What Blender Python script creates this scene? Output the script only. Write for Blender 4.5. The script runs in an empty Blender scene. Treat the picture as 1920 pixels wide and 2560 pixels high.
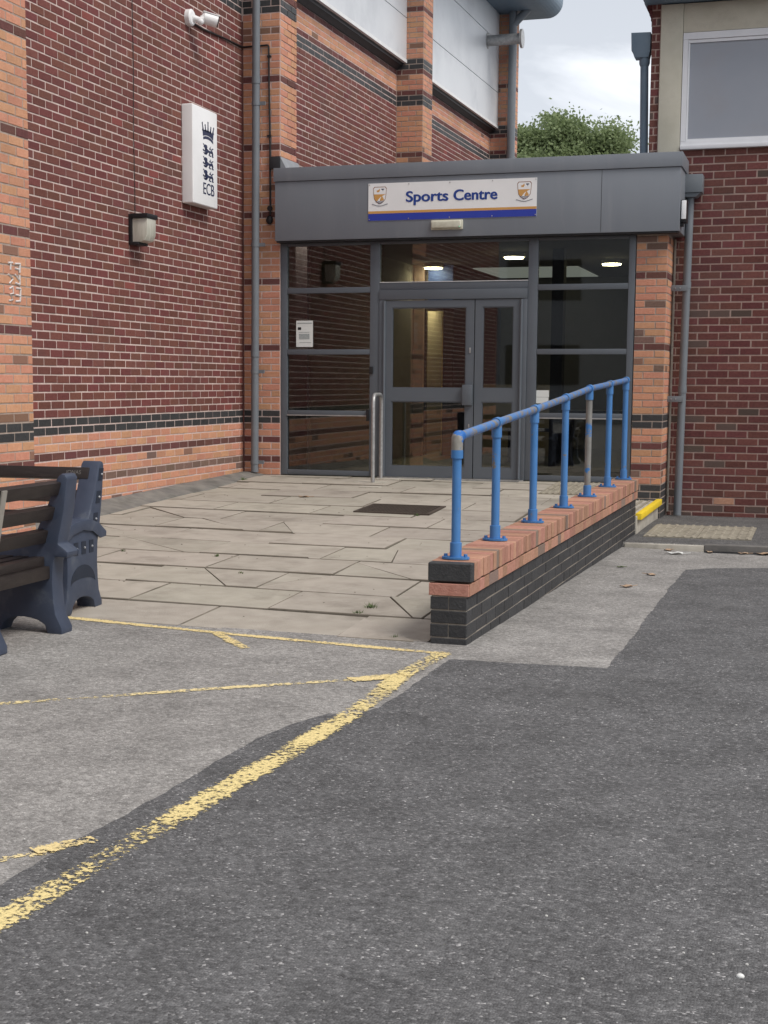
import bpy, bmesh, math, random
import numpy as np
from mathutils import Matrix, Vector

random.seed(7)
RNG = np.random.default_rng(11)
scene = bpy.context.scene
COL = scene.collection

# ------------------------------------------------------------------ camera
F_PX, PX, PY = 3683.72, 867.26, 1398.38          # focal length and principal point in photo pixels (1920 x 2560)
CAM = np.array([6.39303, -16.03042, 1.08019])
YAW, PITCH, ROLL = -0.3092, -0.1200, 0.0051


def cam_axes():
    cy, sy, cp, sp = math.cos(YAW), math.sin(YAW), math.cos(PITCH), math.sin(PITCH)
    fw = np.array([sy * cp, cy * cp, sp]); r = np.array([cy, -sy, 0.0]); u = np.cross(r, fw)
    c, s = math.cos(ROLL), math.sin(ROLL)
    return c * r + s * u, -s * r + c * u, fw


CR, CU, CF = cam_axes()
cd = bpy.data.cameras.new('camera')
cam = bpy.data.objects.new('camera', cd)
COL.objects.link(cam)
cam.matrix_world = Matrix(((CR[0], CU[0], -CF[0], CAM[0]), (CR[1], CU[1], -CF[1], CAM[1]),
                           (CR[2], CU[2], -CF[2], CAM[2]), (0, 0, 0, 1)))
cd.sensor_fit = 'HORIZONTAL'; cd.sensor_width = 36.0
cd.lens = F_PX / 1920 * 36
cd.shift_x = (960 - PX) / 1920
cd.shift_y = (PY - 1280) / 1920
cd.clip_start = 0.05; cd.clip_end = 2000
scene.camera = cam


def project(P):
    d = np.asarray(P, float) - CAM
    z = d @ CF
    return PX + F_PX * (d @ CR) / z, PY - F_PX * (d @ CU) / z, z


# ------------------------------------------------------------------ world, sun, exposure
SUN_AZ, SUN_EL = math.radians(112), math.radians(52)     # azimuth from +Y towards +X
world = bpy.data.worlds.new('World'); scene.world = world; world.use_nodes = True
nt = world.node_tree; nt.nodes.clear()
N = nt.nodes.new; Lk = nt.links.new
sky = N('ShaderNodeTexSky'); sky.sky_type = 'NISHITA'; sky.sun_disc = False
sky.sun_elevation = SUN_EL; sky.sun_rotation = SUN_AZ; sky.air_density = 1.0; sky.dust_density = 2.0
tc = N('ShaderNodeTexCoord')
mp = N('ShaderNodeMapping'); mp.inputs['Scale'].default_value = (1.0, 1.0, 2.6); mp.inputs['Location'].default_value = (7.3, 2.2, 3.1)
nz = N('ShaderNodeTexNoise'); nz.inputs['Scale'].default_value = 3.4; nz.inputs['Detail'].default_value = 7; nz.inputs['Roughness'].default_value = .55
nz.inputs['Distortion'].default_value = .35
cr = N('ShaderNodeValToRGB')
cr.color_ramp.elements[0].position = .42; cr.color_ramp.elements[0].color = (3.9, 4.1, 4.45, 1)
cr.color_ramp.elements[1].position = .62; cr.color_ramp.elements[1].color = (8.2, 8.35, 8.6, 1)
sx = N('ShaderNodeSeparateXYZ'); hz = N('ShaderNodeMapRange'); hz.inputs['From Min'].default_value = .02; hz.inputs['From Max'].default_value = .42; hz.inputs['To Min'].default_value = 1.3; hz.inputs['To Max'].default_value = .90
Lk(tc.outputs['Generated'], sx.inputs[0]); Lk(sx.outputs['Z'], hz.inputs['Value'])
vm = N('ShaderNodeVectorMath'); vm.operation = 'SCALE'; Lk(cr.outputs[0], vm.inputs[0]); Lk(hz.outputs[0], vm.inputs['Scale'])
mix = N('ShaderNodeMix'); mix.data_type = 'RGBA'; mix.inputs[0].default_value = .93
bg = N('ShaderNodeBackground'); bg.inputs['Strength'].default_value = .1
out = N('ShaderNodeOutputWorld')
Lk(tc.outputs['Generated'], mp.inputs['Vector']); Lk(mp.outputs[0], nz.inputs['Vector']); Lk(nz.outputs['Fac'], cr.inputs['Fac'])
Lk(sky.outputs[0], mix.inputs[6]); Lk(vm.outputs[0], mix.inputs[7]); Lk(mix.outputs[2], bg.inputs['Color']); Lk(bg.outputs[0], out.inputs['Surface'])

sl = bpy.data.lights.new('sun', 'SUN'); sl.energy = 1.5; sl.angle = math.radians(24); sl.color = (1, .95, .88)
so = bpy.data.objects.new('sun', sl); COL.objects.link(so)
sd = Vector((math.sin(SUN_AZ) * math.cos(SUN_EL), math.cos(SUN_AZ) * math.cos(SUN_EL), math.sin(SUN_EL)))
so.rotation_euler = sd.to_track_quat('Z', 'Y').to_euler(); so.location = (20, -20, 30)

vs = scene.view_settings
vs.view_transform = 'Standard'; vs.look = 'None'; vs.gamma = 1; vs.exposure = 0.75; vs.use_curve_mapping = False
scene.render.engine = 'CYCLES'
cy = scene.cycles
cy.use_denoising = True
try: cy.denoiser = 'OPENIMAGEDENOISE'
except Exception: pass
cy.max_bounces = 8; cy.transparent_max_bounces = 16; cy.diffuse_bounces = 4; cy.glossy_bounces = 4
cy.sample_clamp_indirect = 6; cy.caustics_reflective = False; cy.caustics_refractive = False


# ------------------------------------------------------------------ materials
def srgb(r, g, b):
    f = lambda c: (c / 255 / 12.92) if c / 255 <= .04045 else ((c / 255 + .055) / 1.055) ** 2.4
    return (f(r), f(g), f(b))


def rgba(c): return (c[0], c[1], c[2], 1)


def mat(name, c1, c2=None, scale=8, rough=.8, bump=0.0, bscale=60, metal=0.0, spec=.4, rnd=0.0, attr=False, odd=None, oddp=.05,
        c3=None, s3=1.5, p3=(.5, .7), stretch=(1, 1, 1), emit=None, estr=1.0, detail=5, coat=0.0):
    m = bpy.data.materials.new(name); m.use_nodes = True
    t = m.node_tree; n = t.nodes.new; l = t.links.new
    b = t.nodes['Principled BSDF']
    b.inputs['Roughness'].default_value = rough; b.inputs['Metallic'].default_value = metal
    b.inputs['Specular IOR Level'].default_value = spec
    if coat: b.inputs['Coat Weight'].default_value = coat
    g = n('ShaderNodeNewGeometry'); mp = n('ShaderNodeMapping'); mp.inputs['Scale'].default_value = stretch
    l(g.outputs['Position'], mp.inputs['Vector'])
    nz = n('ShaderNodeTexNoise'); nz.inputs['Scale'].default_value = scale; nz.inputs['Detail'].default_value = detail
    l(mp.outputs[0], nz.inputs['Vector'])
    rp = n('ShaderNodeValToRGB'); rp.color_ramp.elements[0].position = .3; rp.color_ramp.elements[1].position = .7
    rp.color_ramp.elements[0].color = rgba(c1); rp.color_ramp.elements[1].color = rgba(c2 or c1)
    l(nz.outputs['Fac'], rp.inputs['Fac'])
    cur = rp.outputs[0]
    if c3:
        n3 = n('ShaderNodeTexNoise'); n3.inputs['Scale'].default_value = s3; n3.inputs['Detail'].default_value = 8; n3.inputs['Roughness'].default_value = .65
        l(mp.outputs[0], n3.inputs['Vector'])
        r3 = n('ShaderNodeMapRange'); r3.inputs['From Min'].default_value = p3[0]; r3.inputs['From Max'].default_value = p3[1]
        l(n3.outputs['Fac'], r3.inputs['Value'])
        mx = n('ShaderNodeMix'); mx.data_type = 'RGBA'; l(r3.outputs[0], mx.inputs[0]); l(cur, mx.inputs[6]); mx.inputs[7].default_value = rgba(c3)
        cur = mx.outputs[2]
    if rnd:
        if attr:
            src = n('ShaderNodeAttribute'); src.attribute_name = 'rnd'; rv = src.outputs['Fac']
        else:
            src = n('ShaderNodeObjectInfo'); rv = src.outputs['Random']
        if odd:
            gt = n('ShaderNodeMath'); gt.operation = 'GREATER_THAN'; l(rv, gt.inputs[0]); gt.inputs[1].default_value = 1 - oddp
            mx = n('ShaderNodeMix'); mx.data_type = 'RGBA'; l(gt.outputs[0], mx.inputs[0]); l(cur, mx.inputs[6]); mx.inputs[7].default_value = rgba(odd)
            cur = mx.outputs[2]
        mr = n('ShaderNodeMapRange'); mr.inputs['To Min'].default_value = 1 - rnd; mr.inputs['To Max'].default_value = 1 + rnd
        m7 = n('ShaderNodeMath'); m7.operation = 'MULTIPLY'; m7.inputs[1].default_value = 7.13; l(rv, m7.inputs[0])
        fr = n('ShaderNodeMath'); fr.operation = 'FRACT'; l(m7.outputs[0], fr.inputs[0]); l(fr.outputs[0], mr.inputs['Value'])
        h7 = n('ShaderNodeMath'); h7.operation = 'MULTIPLY'; h7.inputs[1].default_value = 13.7; l(rv, h7.inputs[0])
        hf = n('ShaderNodeMath'); hf.operation = 'FRACT'; l(h7.outputs[0], hf.inputs[0])
        hm = n('ShaderNodeMapRange'); hm.inputs['To Min'].default_value = .488; hm.inputs['To Max'].default_value = .512; l(hf.outputs[0], hm.inputs['Value'])
        hs = n('ShaderNodeHueSaturation'); l(mr.outputs[0], hs.inputs['Value']); l(hm.outputs[0], hs.inputs['Hue']); l(cur, hs.inputs['Color'])
        cur = hs.outputs[0]
    l(cur, b.inputs['Base Color'])
    if bump:
        bn = n('ShaderNodeTexNoise'); bn.inputs['Scale'].default_value = bscale; bn.inputs['Detail'].default_value = 6
        l(mp.outputs[0], bn.inputs['Vector'])
        bp = n('ShaderNodeBump'); bp.inputs['Strength'].default_value = bump; bp.inputs['Distance'].default_value = .01
        l(bn.outputs['Fac'], bp.inputs['Height']); l(bp.outputs[0], b.inputs['Normal'])
    if emit:
        b.inputs['Emission Color'].default_value = rgba(emit); b.inputs['Emission Strength'].default_value = estr
    return m


def glass_mat(name, tint, refl=1.0):
    m = bpy.data.materials.new(name); m.use_nodes = True
    t = m.node_tree; t.nodes.clear(); n = t.nodes.new; l = t.links.new
    o = n('ShaderNodeOutputMaterial'); tr = n('ShaderNodeBsdfTransparent'); tr.inputs[0].default_value = rgba(tint)
    gl = n('ShaderNodeBsdfGlossy'); gl.inputs['Roughness'].default_value = .015; gl.inputs['Color'].default_value = (refl, refl, refl, 1)
    fr = n('ShaderNodeFresnel'); fr.inputs['IOR'].default_value = 1.52
    ms = n('ShaderNodeMixShader'); mm = n('ShaderNodeMath'); mm.operation = 'MULTIPLY'; mm.inputs[1].default_value = 1.9; mm.use_clamp = True; l(fr.outputs[0], mm.inputs[0]); l(mm.outputs[0], ms.inputs[0]); l(tr.outputs[0], ms.inputs[1]); l(gl.outputs[0], ms.inputs[2]); l(ms.outputs[0], o.inputs[0])
    return m


def tarmac_mat(name, base, dark, chip, scale=105, bare=None, bump=.5, blotch=None, spec=.35, rough=.85):
    m = bpy.data.materials.new(name); m.use_nodes = True
    t = m.node_tree; n = t.nodes.new; l = t.links.new
    b = t.nodes['Principled BSDF']; b.inputs['Roughness'].default_value = rough; b.inputs['Specular IOR Level'].default_value = spec
    g = n('ShaderNodeNewGeometry'); pos = g.outputs['Position']
    v = n('ShaderNodeTexVoronoi'); v.inputs['Scale'].default_value = scale; l(pos, v.inputs['Vector'])
    sp = n('ShaderNodeSeparateColor'); l(v.outputs['Color'], sp.inputs[0])
    r1 = n('ShaderNodeValToRGB'); e = r1.color_ramp.elements
    e[0].position = 0; e[0].color = rgba(dark); e[1].position = .55; e[1].color = rgba(base)
    e2 = r1.color_ramp.elements.new(.88); e2.color = rgba(tuple(1.22 * a for a in base))
    e3 = r1.color_ramp.elements.new(.985); e3.color = rgba(tuple(.55 * a + .45 * c for a, c in zip(base, chip)))
    e4 = r1.color_ramp.elements.new(.998); e4.color = rgba(chip)
    l(sp.outputs[0], r1.inputs['Fac'])
    nb = n('ShaderNodeTexNoise'); nb.inputs['Scale'].default_value = 2.6; nb.inputs['Detail'].default_value = 9; nb.inputs['Roughness'].default_value = .68
    l(pos, nb.inputs['Vector'])
    rb = n('ShaderNodeMapRange'); rb.inputs['From Min'].default_value = .32; rb.inputs['From Max'].default_value = .68
    rb.inputs['To Min'].default_value = .76; rb.inputs['To Max'].default_value = 1.24; l(nb.outputs['Fac'], rb.inputs['Value'])
    nf = n('ShaderNodeTexNoise'); nf.inputs['Scale'].default_value = 34; nf.inputs['Detail'].default_value = 6; l(pos, nf.inputs['Vector'])
    rf = n('ShaderNodeMapRange'); rf.inputs['From Min'].default_value = .3; rf.inputs['From Max'].default_value = .7
    rf.inputs['To Min'].default_value = .76; rf.inputs['To Max'].default_value = 1.24; l(nf.outputs['Fac'], rf.inputs['Value'])
    mu = n('ShaderNodeMath'); mu.operation = 'MULTIPLY'; l(rb.outputs[0], mu.inputs[0]); l(rf.outputs[0], mu.inputs[1])
    hs = n('ShaderNodeHueSaturation'); l(r1.outputs[0], hs.inputs['Color']); l(mu.outputs[0], hs.inputs['Value'])
    cur = hs.outputs[0]
    if blotch:
        n3 = n('ShaderNodeTexNoise'); n3.inputs['Scale'].default_value = 2.3; n3.inputs['Detail'].default_value = 10; n3.inputs['Roughness'].default_value = .7; l(pos, n3.inputs['Vector'])
        r3 = n('ShaderNodeMapRange'); r3.inputs['From Min'].default_value = .58; r3.inputs['From Max'].default_value = .78; r3.inputs['To Max'].default_value = .55; l(n3.outputs['Fac'], r3.inputs['Value'])
        mx = n('ShaderNodeMix'); mx.data_type = 'RGBA'; l(r3.outputs[0], mx.inputs[0]); l(cur, mx.inputs[6]); mx.inputs[7].default_value = rgba(blotch); cur = mx.outputs[2]
    l(cur, b.inputs['Base Color'])
    bp = n('ShaderNodeBump'); bp.inputs['Strength'].default_value = bump; bp.inputs['Distance'].default_value = .012
    ad = n('ShaderNodeMath'); ad.operation = 'SUBTRACT'; l(nf.outputs['Fac'], ad.inputs[0]); l(v.outputs['Distance'], ad.inputs[1])
    l(ad.outputs[0], bp.inputs['Height']); l(bp.outputs[0], b.inputs['Normal'])
    return m


def paint_mat(name, col, thr, scale=46, fine=120):
    """worn road paint: noise eats holes through the paint film"""
    m = bpy.data.materials.new(name); m.use_nodes = True
    t = m.node_tree; n = t.nodes.new; l = t.links.new
    b = t.nodes['Principled BSDF']; o = t.nodes['Material Output']; b.inputs['Roughness'].default_value = .85; b.inputs['Specular IOR Level'].default_value = .2
    g = n('ShaderNodeNewGeometry'); pos = g.outputs['Position']
    a = n('ShaderNodeTexNoise'); a.inputs['Scale'].default_value = scale; a.inputs['Detail'].default_value = 8; a.inputs['Roughness'].default_value = .7; l(pos, a.inputs['Vector'])
    c = n('ShaderNodeTexNoise'); c.inputs['Scale'].default_value = 2.2; c.inputs['Detail'].default_value = 3; l(pos, c.inputs['Vector'])
    ad = n('ShaderNodeMath'); ad.operation = 'MULTIPLY_ADD'; l(c.outputs['Fac'], ad.inputs[0]); ad.inputs[1].default_value = .40; l(a.outputs['Fac'], ad.inputs[2])
    at = n('ShaderNodeAttribute'); at.attribute_name = 'edge'
    sb = n('ShaderNodeMath'); sb.operation = 'MULTIPLY_ADD'; l(at.outputs['Fac'], sb.inputs[0]); sb.inputs[1].default_value = -.20; l(ad.outputs[0], sb.inputs[2])
    mr = n('ShaderNodeMapRange'); mr.inputs['From Min'].default_value = thr - .03; mr.inputs['From Max'].default_value = thr + .03; l(sb.outputs[0], mr.inputs['Value'])
    rp = n('ShaderNodeValToRGB'); rp.color_ramp.elements[0].color = rgba(tuple(x * .72 for x in col)); rp.color_ramp.elements[1].color = rgba(col)
    rp.color_ramp.elements[0].position = .35; rp.color_ramp.elements[1].position = .6
    d = n('ShaderNodeTexNoise'); d.inputs['Scale'].default_value = fine; d.inputs['Detail'].default_value = 4; l(pos, d.inputs['Vector']); l(d.outputs['Fac'], rp.inputs['Fac']); l(rp.outputs[0], b.inputs['Base Color'])
    tr = n('ShaderNodeBsdfTransparent'); ms = n('ShaderNodeMixShader'); l(mr.outputs[0], ms.inputs[0]); l(tr.outputs[0], ms.inputs[1]); l(b.outputs[0], ms.inputs[2]); l(ms.outputs[0], o.inputs['Surface'])
    return m


ORANGE = ((.53, .252, .155), (.60, .31, .20)); MAROON = ((.125, .052, .047), (.16, .066, .06)); DARK = ((.146, .050, .043), (.186, .071, .059))
BLACK = ((.040, .041, .044), (.058, .058, .060)); BROWN = ((.17, .105, .085), (.22, .14, .11)); NEIGH = ((.125, .046, .042), (.17, .066, .057))
BRICKS = {}
for key, (a, b), rnd, odd, oddp in (('orange', ORANGE, .10, (.24, .135, .095), .035), ('maroon', MAROON, .16, None, 0), ('darkred', DARK, .15, (.20, .062, .052), .03),
                                    ('black', BLACK, .14, None, 0), ('brown', BROWN, .12, None, 0), ('neighbour', NEIGH, .2, (.10, .07, .06), .06),
                                    ('coping', ((.385, .195, .135), (.455, .25, .18)), .20, (.22, .16, .13), .10)):
    for at in (False, True):
        BRICKS[key, at] = mat('brick_' + key + ('_field' if at else ''), a, b, scale=38, rough=.86, bump=.45, bscale=95, spec=.25, c3=tuple(.72 * q + .03 for q in a), s3=1.3, p3=(.50, .80), rnd=rnd, attr=at, odd=odd, oddp=oddp)
        if key == 'black':
            BRICKS[key, at].node_tree.nodes['Principled BSDF'].inputs['Roughness'].default_value = .55
MORTAR_PALE = mat('mortar_pale', (.56, .44, .405), (.67, .54, .50), scale=30, rough=.95, bump=.4, bscale=140, c3=(.36, .29, .26), s3=2.2, p3=(.48, .78))
MORTAR_GREY = mat('mortar_grey', (.33, .265, .225), (.43, .35, .30), scale=30, rough=.95, bump=.5, bscale=140)
MORTAR_NB = mat('mortar_neighbour', (.33, .235, .205), (.42, .305, .265), scale=25, rough=.95, bump=.5, bscale=140)
COPMORT = mat('dark_coping_mortar', (.07, .062, .048), (.12, .105, .08), scale=14, rough=1, c3=(.20, .18, .15), s3=6, p3=(.6, .7))  # darker mortar between the coping bricks, with paler patches
MORTAR_LOW = mat('mortar_lime', (.24, .21, .18), (.36, .32, .27), scale=18, rough=.95, bump=.5, bscale=140)
GREY = mat('grey_powder_coat', (.104, .118, .138), (.115, .130, .150), scale=3, rough=.42, spec=.5)
FASCIA = mat('grey_fascia_metal', (.185, .203, .232), (.205, .224, .252), scale=1.2, rough=.40, spec=.5, bump=.03, bscale=5, stretch=(2.5, 2.5, .3), c3=(.235, .25, .275), s3=3.2, p3=(.55, .85))
DARKMETAL = mat('dark_metal', (.02, .021, .024), (.03, .03, .034), rough=.5)
PIPE = mat('grey_pipe_plastic', (.155, .172, .192), (.175, .192, .212), scale=6, rough=.45, c3=(.21, .215, .22), s3=5, p3=(.6, .8))
PIPE_BLUE = mat('bluegrey_pipe_plastic', (.14, .20, .26), (.165, .225, .285), scale=6, rough=.5)
WHITE = mat('white_plastic', (.82, .82, .825), (.87, .87, .875), scale=4, rough=.35)
OFFWHITE = mat('yellowed_plastic', (.50, .48, .38), (.66, .65, .55), scale=14, rough=.35)
CABLE = mat('brown_cable', (.05, .03, .028), (.07, .045, .04), rough=.6)
BLACKPL = mat('black_plastic', (.012, .012, .014), (.02, .02, .022), rough=.45)
CLAD = mat('pale_metal_cladding', (.62, .635, .66), (.68, .695, .715), scale=1.5, rough=.42, metal=.15, spec=.5, c3=(.54, .555, .58), s3=.9, bump=.04, bscale=3)
CLADTRIM = mat('white_trim', (.70, .70, .70), (.78, .78, .78), rough=.4)
CREAM = mat('cream_render', (.52, .50, .41), (.60, .575, .485), scale=5, rough=.85, bump=.2, bscale=80, c3=(.42, .40, .33), s3=2.5, p3=(.55, .75))
UPVC = mat('white_window_frame', (.70, .71, .74), (.76, .77, .80), rough=.3, scale=5)
FILM = mat('grey_window_film', (.26, .28, .325), (.295, .31, .35), scale=1.2, rough=.18, spec=.6, c3=(.27, .26, .27), s3=1.1, p3=(.5, .8))
GLASS = glass_mat('clear_glass', (.74, .76, .74), .85)
BLUE = mat('blue_paint', (.05, .18, .43), (.075, .215, .485), scale=5, rough=.48, spec=.45, c3=(.20, .185, .16), s3=12, p3=(.635, .665), bump=.08, bscale=50)
BLUEWORN = mat('worn_blue_paint', (.10, .19, .36), (.05, .18, .48), scale=14, rough=.5, spec=.5, c3=(.20, .185, .165), s3=13, p3=(.49, .57), bump=.15, bscale=60)
GALVRAW = mat('bare_weathered_steel', (.19, .188, .178), (.26, .255, .24), scale=12, rough=.5, c3=(.045, .18, .46), s3=7, p3=(.56, .60))
GALV = mat('galvanised_steel', (.33, .33, .33), (.48, .48, .48), scale=25, rough=.42, metal=.55, spec=.5)
SLAB = mat('concrete_paving', (.355, .322, .275), (.425, .388, .335), scale=7, rough=.92, bump=.35, bscale=120, rnd=.07, c3=(.235, .21, .178), s3=2.2, p3=(.52, .76), spec=.25)
SLABEDGE = mat('dirt_and_shade_arris', (.16, .14, .112), (.235, .208, .17), scale=5, rough=1, c3=(.085, .076, .06), s3=2.6, p3=(.52, .74))  # joint dirt and the shade at slab lips, both put into one dark colour
BED = mat('joint_sand', (.05, .045, .035), (.085, .075, .058), scale=25, rough=1, c3=(.06, .085, .03), s3=3, p3=(.62, .72))
CONC = mat('pale_concrete', (.40, .37, .32), (.50, .47, .41), scale=9, rough=.9, bump=.3, bscale=90, c3=(.25, .23, .2), s3=4)
CONCDARK = mat('dark_concrete', (.12, .115, .11), (.18, .17, .16), scale=9, rough=.9, bump=.3, bscale=90)  # darker concrete for the right-hand kerb stones
FILLET = mat('tar_fillet', (.15, .145, .14), (.23, .22, .20), scale=7, rough=.95, bump=.5, bscale=60, c3=(.10, .10, .09), s3=3)
TACT = mat('buff_tactile_paving', (.26, .235, .185), (.34, .305, .245), scale=14, rough=.9, bump=.3, c3=(.17, .15, .12), s3=6)
YELLOW = mat('yellow_nosing_grp', (.80, .56, .02), (.86, .63, .04), scale=9, rough=.7, bump=.3, bscale=200)
TAR_LIGHT = tarmac_mat('old_grey_tarmac', (.265, .254, .243), (.185, .176, .167), (.50, .48, .46), scale=150, blotch=(.20, .19, .18), bump=.35)
TAR_DARK = tarmac_mat('dark_tarmac', (.112, .111, .113), (.070, .069, .071), (.38, .37, .37), scale=135, blotch=(.150, .148, .147), bump=.45)
TAR_MID = tarmac_mat('patched_tarmac', (.115, .112, .112), (.07, .068, .068), (.4, .4, .38), scale=140, bump=.5)
PAINT = paint_mat('worn_yellow_paint', (.80, .65, .31), .655)
PAINT_GOOD = paint_mat('lightly_worn_yellow_paint', (.80, .64, .32), .615)
PAINT_OLD = paint_mat('very_worn_yellow_paint', (.80, .66, .36), .695)
NAVY = mat('navy_moulded_plastic', (.042, .055, .088), (.054, .068, .105), scale=12, rough=.5, spec=.45, bump=.12, bscale=220, c3=(.10, .115, .14), s3=6, p3=(.58, .8))
PLANK = mat('brown_recycled_plank', (.019, .014, .0135), (.029, .022, .020), scale=10, stretch=(1, 1, 6), rough=.5, spec=.45, bump=.15, bscale=120, c3=(.042, .034, .031), s3=5, p3=(.55, .8))
STRAP = mat('pale_support_strap', (.26, .24, .21), (.34, .315, .28), scale=9, rough=.6)
STEEL = mat('bright_bolt_steel', (.55, .55, .56), rough=.3, metal=.8)
NAVYINK = mat('navy_ink', (.012, .018, .06), (.018, .026, .08), rough=.45)
GREYINK = mat('faded_ink', (.25, .26, .29), rough=.5)
SIGNBLUE = mat('sign_blue', (.018, .055, .27), (.02, .06, .285), rough=.4)
SIGNROYAL = mat('sign_royal_band', (.028, .05, .36), (.03, .055, .38), rough=.4)
SIGNORANGE = mat('sign_orange', (.62, .33, .10), rough=.4)
CHALK = mat('chalk', (.62, .58, .56), rough=1)
PAPER = mat('white_paper', (.70, .72, .70), (.75, .77, .75), rough=.8)
PRINT = mat('printed_ink', (.30, .33, .33), (.42, .45, .45), scale=60, rough=.8)
LAMPGLASS = mat('ribbed_lamp_glass', (.46, .45, .38), (.62, .61, .54), scale=30, stretch=(1, 1, .2), rough=.25, spec=.6)
GRATE = mat('rusty_grate', (.055, .042, .035), (.09, .07, .055), scale=30, rough=.8)
LEAFDRY = mat('dry_leaf', (.34, .22, .14), (.46, .34, .24), scale=30, rough=.8)
LITTER = mat('pale_litter', (.7, .7, .68), rough=.6)
WEED = mat('weed_green', (.06, .10, .03), (.11, .15, .05), scale=20, rough=.8)
LEAD = mat('grey_lead', (.22, .23, .25), (.28, .29, .31), rough=.6)
INT_WALL = mat('interior_wall', (.32, .28, .22), (.36, .31, .25), scale=2, rough=.9)
INT_BRICK = mat('interior_brown_wall', (.20, .185, .16), (.23, .21, .18), scale=3, rough=.9)
INT_FLOOR = mat('interior_floor', (.05, .055, .05), (.07, .075, .068), scale=5, rough=.5)
INT_CEIL = mat('interior_ceiling', (.22, .21, .19), (.25, .235, .215), rough=.9)
INT_BLUE = mat('interior_blue_column', (.035, .07, .21), rough=.6)
INT_PINK = mat('interior_pillar', (.30, .23, .19), (.33, .25, .21), rough=.9)
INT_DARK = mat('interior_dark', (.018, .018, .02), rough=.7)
INT_TABLE = mat('interior_furniture', (.02, .03, .07), rough=.6)
LAMP_ON = mat('lit_lamp', (1, .9, .6), emit=(1, .88, .55), estr=22)
CORR_ON = mat('lit_corridor_lamp', (1, .9, .6), emit=(1, .82, .42), estr=34)
INT_GLOW = mat('lit_corridor', (.75, .55, .22), (.8, .6, .25), rough=.9)
SKYLIGHT = mat('rooflight', (.35, .35, .32), emit=(.75, .78, .7), estr=.2)
BARK = mat('bark', (.08, .06, .045), (.12, .09, .07), scale=12, rough=.95, bump=.6)
FOLI = []
for i, (a, b) in enumerate((((.16, .205, .10), (.20, .25, .12)), ((.20, .255, .125), (.25, .305, .155)), ((.115, .155, .07), (.15, .195, .09)))):
    fm = mat('foliage', a, b, scale=6, rough=.6, spec=.3); FOLI.append(fm)
    t_ = fm.node_tree; tl_ = t_.nodes.new('ShaderNodeBsdfTranslucent'); tl_.inputs[0].default_value = rgba(tuple(1.5 * q for q in b))
    mx_ = t_.nodes.new('ShaderNodeMixShader'); mx_.inputs[0].default_value = .4
    t_.links.new(t_.nodes['Principled BSDF'].outputs[0], mx_.inputs[1]); t_.links.new(tl_.outputs[0], mx_.inputs[2]); t_.links.new(mx_.outputs[0], t_.nodes['Material Output'].inputs['Surface'])
LIONLIGHT = GREYINK


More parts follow.
